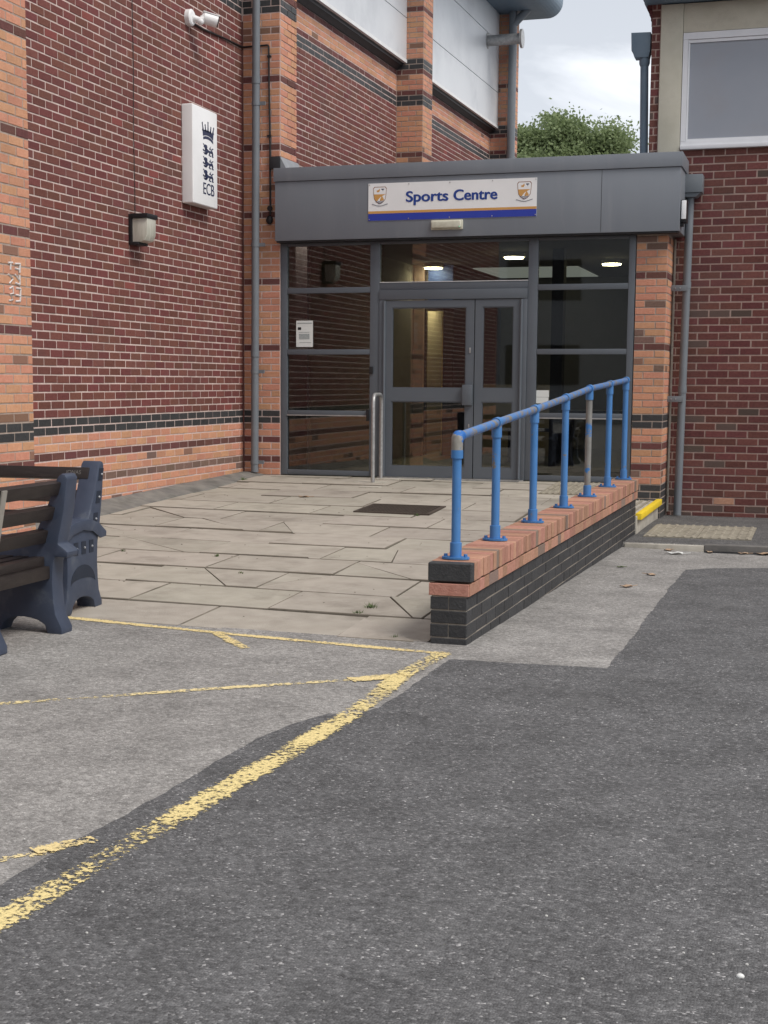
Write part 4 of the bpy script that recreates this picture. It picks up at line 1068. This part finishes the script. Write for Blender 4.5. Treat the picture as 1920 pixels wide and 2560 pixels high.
# ------------------------------------------------------------------ downpipes
def pipe_thing(name, label, pts, r, m, collars=(), brackets=(), bdir=X_, blen=.07):
    t = thing(name, tuple(pts[-1]), label, 'drainpipe')
    obj('pipe', G().tube(pts, r, 18), m, t, smooth=True)
    P0, P1 = np.array(pts[0], float), np.array(pts[-1], float)
    def at(z):
        k = (z - P0[2]) / (P1[2] - P0[2]); return P0 + (P1 - P0) * k
    for z in collars:
        q = at(z); obj('collar', G().tube([q + Z_ * .07, q - Z_ * .002], [r * 1.13, r * 1.13], 18), m, t, smooth=True)
    for z in brackets:
        q = at(z); b = obj('bracket', G().tube([q + Z_ * .022, q - Z_ * .022], r * 1.12, 18).obox(q + np.array(bdir) * (r + blen / 2), (np.array(bdir), np.cross(Z_, bdir), Z_), (blen / 2, .012, .02)), m, t)
    return t
pl = pipe_thing('downpipe', 'tall grey plastic downpipe in the corner left of the glazed entrance', [(.222, -.085, 8.2), (.172, -.085, .035)], .0445, PIPE, (4.40, 1.36, 6.5), (4.18, 2.62, 1.19, .15))
prt = pipe_thing('downpipe', 'grey downpipe with square hopper on the right building beside the porch', [(4.965, .49, 3.09), (4.935, .47, -.36)], .0425, PIPE, (2.10, .98), (), -X_)
for z, x in ((2.10, 4.955), (.91, 4.945)):
    obj('bracket', G().box(x - .155, x + .02, .42, .432, z - .032, z + .032), PIPE, prt, bevel=.003)
    for q in (-.11, -.06): obj('bolt', G().sphere((x + q, .418, z), .006, 8, 6), STEEL, prt)
obj('hopper', G().box(4.885, 5.098, .36, .585, 3.10, 3.29).prism([(4.90, 3.10), (5.085, 3.10), (5.03, 3.055), (4.92, 3.055)], (0, .38, 0), X_, Z_, Y_, .19), PIPE, prt, bevel=.006)
pf = pipe_thing('downpipe', 'blue grey downpipe far back on the last pier of the hall', [(.50 + .2, 11.70, 7.9), (.49 + .2, 11.70, 3.4)], .075, PIPE, (), ())
obj('swan_neck', G().tube([(.50 + .2, 11.70, 7.5), (.50 + .2, 11.70, 7.62), (.98, 11.70, 7.9)], .075, 14), PIPE, pf, smooth=True)
ph = pipe_thing('downpipe', 'blue grey downpipe with cast hopper head against the sky behind the porch roof', [(4.41, .72, 4.58), (4.435, .72, 3.42)], .044, PIPE_BLUE, (), ())
gg = G(); gg.prism([(4.268, 4.85), (4.478, 4.845), (4.475, 4.65), (4.46, 4.585), (4.31, 4.585), (4.285, 4.655), (4.275, 4.66)], (0, .65, 0), X_, Z_, Y_, .16)
obj('hopper_head', gg, PIPE_BLUE, ph, bevel=.005)
obj('collar', G().tube([(4.412, .72, 4.59), (4.412, .72, 4.53), (4.413, .72, 4.50)], [.058, .058, .046], 16), PIPE_BLUE, ph, smooth=True)

# metal flue on the far bay
fu = thing('flue', (.55, 10.9, 7.15), 'short silver metal flue with round cowl projecting from the far cladding', 'flue')
a = np.array([.40, 10.9, 7.19]); b = np.array([.985, 10.9, 7.19])
obj('tube', G().tube([a, b], .095, 18), GALV, fu, smooth=True)
obj('cowl', G().tube([b, b + X_ * .02, b + X_ * .06, b + X_ * .075], [.10, .165, .165, .05], 20), GALV, fu, smooth=True)
obj('flange', G().tube([a + X_ * .0, a + X_ * .012], .14, 18), GALV, fu, smooth=True)

# ------------------------------------------------------------------ things on the hall wall
sg = thing('wall_sign', (.06, -1.37, 2.9), 'tall white light box with navy crown, three lions and ECB letters on the brick wall', 'sign')
obj('case', G().box(.0, .13, -1.70, -1.05, 2.91, 3.91), WHITE, sg, bevel=.018, seg=3)
FX = .1306
def shape(name, pols, m, parent, scale, o, d=.0012):
    gg = G()
    for P in pols: gg.prism([(a * scale[0], b * scale[1]) for a, b in P], o, Y_, Z_, X_, d)
    return obj(name, gg, m, parent)
crown = [[(.02, .06), (.25, .13), (.5, .15), (.75, .11), (1, .0), (1, .14), (.75, .25), (.5, .29), (.25, .27), (.02, .20)],
         [(.0, .24), (.25, .31), (.5, .33), (.75, .29), (1.0, .18), (1.04, .5), (.78, .56), (.5, .6), (.22, .58), (-.05, .54)]]
for a_, top in ((-.06, .86), (.22, .80), (.5, .98), (.78, .78), (1.06, .80)):
    b_ = a_ * .88 + .06
    crown.append([(b_ - .10, .5), (b_ + .10, .5), (b_ + .055, .62), (a_ + .035, top), (a_ - .035, top), (b_ - .055, .62)])
    crown.append([(a_ + .05 * math.cos(q), top + .02 + .06 * math.sin(q)) for q in np.linspace(0, 2 * math.pi, 8, endpoint=False)])
shape('crown', crown, NAVYINK, sg, (.27, .20), (FX, -1.44, 3.575))
lion = [  # head and mane, body, fore leg, raised paw, hind legs, tail
    [(.02, .98), (.10, 1.0), (.16, .90), (.28, .96), (.40, .92), (.44, .76), (.40, .58), (.30, .46), (.20, .52), (.16, .64), (.08, .70), (.12, .80)],
    [(.20, .50), (.42, .62), (.56, .50), (.72, .52), (.90, .58), (.96, .44), (.88, .30), (.70, .30), (.56, .34), (.44, .20), (.36, .04), (.26, .10), (.22, .26)],
    [(.00, .44), (.06, .50), (.14, .42), (.24, .44), (.24, .32), (.14, .28), (.04, .32)],
    [(.06, .18), (.14, .24), (.24, .16), (.30, .26), (.36, .14), (.28, .02), (.16, .04)],
    [(.58, .36), (.70, .34), (.70, .20), (.64, .10), (.76, .12), (.80, .0), (.66, .0), (.54, .08), (.60, .20)],
    [(.80, .38), (.96, .42), (1.0, .24), (.94, .12), (1.02, .10), (1.0, -.02), (.86, .0), (.84, .14), (.88, .24)],
    [(.60, .58), (.64, .78), (.78, .98), (.72, .84), (.74, .72), (.82, .66), (.86, .78), (.98, .84), (1.0, .76), (.92, .70), (.88, .60), (.76, .58), (.68, .66)]]
for z in (3.424, 3.294, 3.164): shape('lion', lion, NAVYINK, sg, (.285, .112), (FX, -1.45, z + .012))
for k_, dy_ in enumerate((-.0025, .0025)):
    text_mesh('lettering', 'ECB', NAVYINK, sg, .172, (FX + .001 + .0003 * k_, -1.297 + dy_, 3.032), Y_, Z_, bold=0, extr=.0001, width=.29)

cc = thing('security_camera', (.1, -1.4, 4.75), 'white bullet security camera on a round base high on the brick wall', 'camera')
obj('base', G().tube([(.0, -1.52, 4.80), (.05, -1.52, 4.80), (.062, -1.52, 4.80)], [.085, .085, .07], 22), WHITE, cc, smooth=True)
obj('arm', G().tube([(.06, -1.51, 4.80), (.13, -1.48, 4.775), (.15, -1.46, 4.80)], [.03, .034, .036], 12).sphere((.13, -1.48, 4.765), .038), WHITE, cc, smooth=True)
c0, c1 = np.array([.13, -1.45, 4.815]), np.array([.27, -1.37, 4.775])
obj('body', G().tube([c0, c0 + (c1 - c0) * .15, c1], [.04, .06, .062], 18), WHITE, cc, smooth=True)
dn = (c1 - c0) / np.linalg.norm(c1 - c0)
obj('lens', G().tube([c1 - dn * .005, c1 + dn * .012], [.060, .055], 18), BLACKPL, cc, smooth=True)
obj('sun_shield', G().obox((c0 + c1) / 2 + Z_ * .056 + dn * .02, (dn, np.cross(Z_, dn), np.cross(dn, np.cross(Z_, dn))), (.09, .05, .004)), WHITE, cc, bevel=.003)

cb = thing('cable_conduit', (.3, -.02, 3.0), 'thin black cable run from the camera round the corner and down the pier', 'cable')
obj('cable', G().tube([(.012, -1.40, 4.775), (.012, -1.15, 4.77), (.012, -.6, 4.80), (.012, -.05, 4.818), (.03, -.016, 4.82), (.30, -.016, 4.825), (.318, -.016, 4.822), (.326, -.016, 4.80), (.330, -.016, 4.4), (.340, -.016, 3.82), (.342, -.016, 2.96)], .011, 8), BLACKPL, cb, smooth=True)
obj('junction', G().tube([(.338, -.012, 3.03), (.338, -.03, 3.03)], .03, 12).sphere((.338, -.03, 2.90), .042, 12, 8, (1, .6, 1.2)), BLACKPL, cb, smooth=True)
for z in (4.70, 3.83): obj('clip', G().box(.31, .352, -.03, -.002, z - .01, z + .012), BLACKPL, cb)

wc = thing('lamp_cable', (.008, -2.82, 2.7), 'thin dark cable running down the brick wall to the wall lamp', 'cable')
zz = np.linspace(7.6, 2.68, 26)
obj('cable', G().tube([(.007, -2.822 + .006 * math.sin(z * 5), z) for z in zz], .004, 6), CABLE, wc, smooth=True)

wl = thing('wall_lamp', (.08, -2.85, 2.4), 'square black backed wall lamp with clouded glass on the dark red wall', 'lamp')
obj('back_plate', G().box(0, .035, -2.955, -2.735, 2.375, 2.665), BLACKPL, wl, bevel=.006)
obj('hood', G().box(.03, .205, -2.965, -2.725, 2.625, 2.668), BLACKPL, wl, bevel=.008)
gg = G(); gg.prism([(.036, 2.624), (.195, 2.624), (.19, 2.47), (.165, 2.415), (.12, 2.40), (.036, 2.40)], (0, -2.945, 0), X_, Z_, Y_, .20)
obj('glass', gg, LAMPGLASS, wl, bevel=.01)
obj('lower_rim', G().box(.03, .10, -2.955, -2.735, 2.375, 2.402), BLACKPL, wl, bevel=.004)

# ------------------------------------------------------------------ benches
# end frame outline: d forward from the back foot, z above the floor
FRAME = [(0, 0), (.093, 0), (.107, .05), (.15, .074), (.19, .084), (.24, .09), (.29, .088), (.335, .074), (.368, .045), (.388, 0), (.485, 0), (.485, .03), (.452, .09), (.437, .17), (.431, .29),
         (.440, .40), (.452, .428), (.535, .430), (.540, .462), (.47, .505), (.385, .538), (.275, .553), (.158, .552), (.078, .714), (.012, .872), (-.012, .893), (-.036, .888), (-.048, .868),
         (-.025, .69), (.016, .505), (-.02, .482), (-.045, .462), (-.04, .43), (.036, .432), (.046, .40), (.054, .287), (.048, .18), (.038, .11), (0, .036)]
BACK = [(.008, .832), (.047, .696), (.092, .566)]; SEAT = [(.136, .406), (.232, .406), (.328, .406), (.418, .406)]


def make_bench(name, label, origin, along, front, frames, mid=None, length=1.5):
    """origin: back foot of the first end frame's outer face; slats run 'along', the seat looks 'front'"""
    along, front, origin = (np.array(q, float) for q in (along, front, origin))
    t = thing(name, tuple(origin), label, 'bench')
    zb = origin[2]
    def P(a, d, z): return origin * [1, 1, 0] + along * a + front * d + Z_ * (zb + z)
    for k, a in enumerate(frames):
        fr = obj('end_frame', G().prism(FRAME, P(a, 0, 0), front, Z_, along, .125), NAVY, t, bevel=.012, seg=2)
        oa = a if k == 0 else a + .125; sgn = -1 if k == 0 else 1
        # recessed bolt sockets and the raised rib on the outer face
        for (d, z) in BACK + SEAT:
            c = P(oa, d - (.012 if (d, z) in BACK else 0), z - .02) + along * sgn * .0012
            tilt = -.27 if (d, z) in BACK else 0
            ax = front * math.cos(tilt) + Z_ * math.sin(tilt) * -1
            obj('bolt_socket', G().obox(c, (front + Z_ * (0), Z_ + front * (-.28 if (d, z) in BACK else 0), along), (.026, .038, .0016)), BENCHDARK, fr)
            obj('bolt', G().sphere(c + along * sgn * .003 + front * -.006, .0075, 8, 6), STEEL, fr)
        cres = [(.09, .155), (.16, .195), (.25, .21), (.335, .195), (.40, .155), (.39, .29)] 
        arch = [(.095 + .0, .17)] + [(.245 + .155 * math.cos(q), .17 + .115 * math.sin(q)) for q in np.linspace(0.05, math.pi - .05, 12)] + [(.245 + .155 * math.cos(q), .17 + .035 * math.sin(q)) for q in np.linspace(math.pi - .05, .05, 10)]
        obj('moulded_arch', G().prism(arch[1:], P(oa, 0, 0) + along * sgn * .0005, front, Z_, along * sgn, .0015), BENCHDARK, fr)
        rib = [(-.045, .462), (-.04, .43), (.03, .425), (.13, .475), (.25, .492), (.37, .475), (.47, .43), (.535, .430), (.540, .462), (.47, .505), (.385, .538), (.275, .553), (.158, .552), (.05, .52)]
        obj('arm_rib', G().prism(rib, P(oa, 0, 0), front, Z_, along * sgn, .014), NAVY, fr, bevel=.006)
    a0, a1 = frames[0] + .06, frames[-1] + .045
    for d, z in BACK:
        tl = .27
        ax1 = front * math.cos(tl) + Z_ * math.sin(tl); ax2 = -front * math.sin(tl) + Z_ * math.cos(tl)
        obj('back_slat', G().obox(P((a0 + a1) / 2, d + .012, z - .018), (along, ax1, ax2), ((a1 - a0) / 2, .024, .036)), PLANK, t, bevel=.006)
    for d, z in SEAT:
        obj('seat_slat', G().obox(P((a0 + a1) / 2, d, z), (along, front, Z_), ((a1 - a0) / 2, .036, .026)), PLANK, t, bevel=.006)
    obj('under_rail', G().obox(P((a0 + a1) / 2, .09, .345), (along, front, Z_), ((a1 - a0) / 2, .022, .035)), PLANK, t, bevel=.006)
    if mid is not None:
        ml = obj('middle_leg', G().prism([q for q in FRAME if q[1] < .44 and not (q[1] > .42 and q[0] > .5)][:17] + [(.44, .39), (.05, .39)] + [q for q in FRAME[-6:] if q[1] < .41], P(mid, 0, 0), front, Z_, along, .10), NAVY, t, bevel=.01)
        b0, b1 = P(mid + .03, -.022, .84), P(mid + .03, .058, .43)
        obj('back_strap', G().obox((b0 + b1) / 2, (b1 - b0, along, np.cross(b1 - b0, along)), (np.linalg.norm(b1 - b0) / 2, .024, .004)), STRAP, t)
    return t, P


BENCHDARK = mat('navy_recess_plastic', (.015, .021, .036), (.02, .027, .045), rough=.6)
hb = h_left(2.1, -8.1)
rb, RP = make_bench('bench', 'navy plastic bench with brown slats facing the camera, its end panel at the patio edge', (2.222, -7.925, hb - .006), -X_, -Y_, [0.0, 1.45])
fb, FP = make_bench('bench', 'navy plastic bench seen from behind, brown slats running toward the camera at left edge', (2.452, -8.735, h_left(2.4, -8.9) - .003), -Y_, -X_, [0.0, 1.5], mid=.70)
# scratched name on the top slat of the rear bench
tl = .27; ax2 = -(-Y_) * math.sin(tl) + Z_ * math.cos(tl)
cpt = RP(.16, BACK[0][0] + .012, BACK[0][1] - .018) + (-Y_ * math.cos(tl) + Z_ * math.sin(tl)) * .0245
text_mesh('scratched_name', 'JONAS', mat('scratch', (.17, .16, .15), rough=.8), rb, .034, cpt - ax2 * .008, X_, ax2, extr=.0003)

# ------------------------------------------------------------------ litter and weeds
def leaf_thing(x, y, label, s=.05, m=LEAFDRY, hf=h, dz=.006, cat='leaf', name='fallen_leaf', rot=0.0):
    g = G(); n = 10
    c, s_ = math.cos(rot), math.sin(rot)
    def q(a, b, z): return (x + (a * c - b * s_) * s, y + (a * s_ + b * c) * s, hf(x, y) + dz + z * s)
    vs = [q(0, 0, .12)] + [q(math.cos(t) * (1 + .2 * math.sin(3 * t)), .6 * math.sin(t) * (1 + .25 * math.cos(4 * t)), .25 * abs(math.sin(t * 1.5))) for t in np.linspace(0, 2 * math.pi, n, endpoint=False)]
    g.add(vs, [(0, 1 + i, 1 + (i + 1) % n) for i in range(n)])
    g.add([(a, b, z - .003) for a, b, z in vs], [(0, 1 + (i + 1) % n, 1 + i) for i in range(n)])
    g.tube([q(1, 0, .1), q(1.9, .3, .15)], .0025, 5)
    return tag(obj(name, g, m), label, cat, 'litter on the ground')


leaf_thing(1.5, -2.15, 'curled dry leaf lying alone on the patio slabs', .055)
leaf_thing(5.13, -5.55, 'crumpled pale brown leaf on grey tarmac right of the dwarf wall', .05, rot=.6)
leaf_thing(5.22, -4.75, 'small dry leaf with a long stalk on the grey tarmac patch', .045, rot=2.5)
leaf_thing(5.16, -2.84, 'brown leaf against the pale kerb stone', .05, hf=h_right, rot=1)
leaf_thing(5.52, -2.86, 'small pinkish leaf at the start of the drain channel', .035, hf=h_right, dz=.012, rot=2)
leaf_thing(5.80, -2.87, 'pale leaf lying over the drain channel', .045, hf=h_right, dz=.012)
leaf_thing(5.97, -2.86, 'orange leaf on the drain channel at the right edge', .06, hf=h_right, dz=.012, rot=.4)
leaf_thing(5.24, -3.1, 'scrap of white plastic film near the pale kerb', .07, LITTER, h_right, .006, 'litter', 'plastic_scrap')
leaf_thing(4.93, -4.35, 'greenish scrap beside the dwarf wall foot', .028, WEED, h_right, .006, 'litter', 'litter_scrap')
wp = thing('white_pebble', (6.33, -12.35, h(6.33, -12.35)), 'single white pebble on dark tarmac near the lower right corner', 'pebble')
obj('stone', G().sphere((6.262, -12.42, h(6.26, -12.42) + .006), .0095, 10, 7, (1.1, .9, .75)), LITTER, wp, smooth=True)
# weeds in joints: uncountable tufts
g = G()
def tuft(x, y, n, s, hf=h_left):
    for _ in range(n):
        a = random.uniform(0, 6.28); r = random.uniform(0, s); L = random.uniform(.4, 1) * s * 1.3
        bx, by = x + r * math.cos(a) * .8, y + r * math.sin(a) * .8; z = hf(bx, by) - .004
        d = random.uniform(0, 6.28); w = .004
        tip = (bx + L * .6 * math.cos(d), by + L * .6 * math.sin(d), z + L * .7)
        g.add([(bx - w * math.sin(d), by + w * math.cos(d), z), (bx + w * math.sin(d), by - w * math.cos(d), z), tip], [(0, 1, 2)])
for (x, y, n, s) in ((.28, -.72, 40, .06), (3.83, -7.52, 40, .045), (3.81, -7.72, 30, .035), (2.18, -6.0, 26, .035), (2.62, -6.62, 20, .03), (.16, -.35, 16, .04), (2.96, -3.2, 22, .03), (1.4, -5.98, 14, .03), (4.2, -8.30, 18, .03), (3.05, -5.0, 8, .02)):
    tuft(x, y, n, s)
wd = obj('weeds', g, WEED); tag(wd, 'small green weeds growing in the joints of the patio slabs', None, None, 'stuff')
# loose chips and specks on the tarmac
g = G()
for _ in range(130):
    y = random.uniform(-13.6, -8.9); x = random.uniform(2.6, 6.6); r = random.uniform(.002, .0045)
    g.sphere((x, y, h(x, y) + .004 + r * .4), r, 5, 3, (1.2, 1, .7))
tag(obj('tarmac_chips', g, mat('pale_stone_chip', (.45, .44, .42), (.6, .59, .56), scale=40, rough=.8)), 'tiny pale stone chips scattered over the tarmac', None, None, 'stuff')
g = G()
for _ in range(150):
    x, y = random.uniform(.5, 4.2), random.uniform(-8.2, -.8); r = random.uniform(.003, .007)
    g.sphere((x, y, h_left(x, y) + .003), r, 6, 3, (1.3, 1, .25))
tag(obj('grit', g, mat('dark_grit', (.06, .05, .035), (.1, .085, .06), rough=1)), 'dark grit and moss crumbs scattered over the patio slabs', None, None, 'stuff')

# ------------------------------------------------------------------ tree beyond the porch
def tree(loc, crown_c, crown_r, n, seed, label, name='leafy_tree'):
    rr = np.random.default_rng(seed)
    t = thing(name, loc, label, 'tree')
    loc = np.array(loc, float); cc_ = np.array(crown_c, float); R_ = np.array(crown_r, float)
    g = G(); fork = loc + Z_ * (cc_[2] - loc[2]) * .62
    g.tube([loc - Z_ * .3, loc + Z_ * 1.5, fork], [.26, .2, .15], 10)
    tips = []
    for k in range(26):
        v = rr.normal(size=3); v /= np.linalg.norm(v); v[2] = abs(v[2]) * .9 + .05
        tip = cc_ + v * R_ * rr.uniform(.55, .95)
        m1 = fork + (tip - fork) * .5 + rr.normal(size=3) * .15
        g.tube([fork, m1, tip], [.07, .035, .012], 6); tips.append(tip)
    obj('trunk', g, BARK, t, smooth=True)
    # leaf clumps spread around twig ends
    cl = [tp + rr.normal(size=3) * .2 for tp in tips]
    for _ in range(40):
        v = rr.normal(size=3); v /= np.linalg.norm(v)
        cl.append(cc_ + v * R_ * rr.uniform(.45, 1.0) ** .6)
    for mi, m in enumerate(FOLI):
        V = []; Fc = []
        for c in cl:
            k = n // len(cl) // 3; s = rr.uniform(.16, .36)
            P = c + rr.normal(size=(k, 3)) * s * np.array([1, 1, .8])
            for p_ in P:
                a = rr.normal(size=3); a /= np.linalg.norm(a); b = np.cross(a, rr.normal(size=3)); b /= np.linalg.norm(b); L = rr.uniform(.038, .07); W = L * .6
                i0 = len(V); V += [tuple(p_ - a * L), tuple(p_ + b * W), tuple(p_ + a * L), tuple(p_ - b * W)]; Fc.append((i0, i0 + 1, i0 + 2, i0 + 3))
        obj('crown', G().add(V, Fc), m, t)
    return t


tree((-.6, 26, -.4), (-.75, 26, 6.55), (2.7, 2.0, 1.75), 80000, 3, 'green leafy tree showing above the porch roof against the sky')
# unseen block added behind the viewer to darken the glazing reflections
ac = thing('added_dark_block', (8, -44, -.6), 'long grey block, unseen, added behind the viewer to darken the glass reflections', 'building')
obj('wall', G().box(-30, 45, -52, -44, -1.2, 8.0), LEAD, ac)
gg = G()
for i in range(14):
    for z in (1.0, 4.4): gg.box(-26 + i * 5, -23 + i * 5, -43.99, -43.95, z, z + 1.6)
obj('window_band', gg, INT_DARK, ac)['kind'] = 'stuff'
obj('roof', G().box(-30.4, 45.4, -52.4, -43.6, 8.0, 8.3), LEAD, ac)
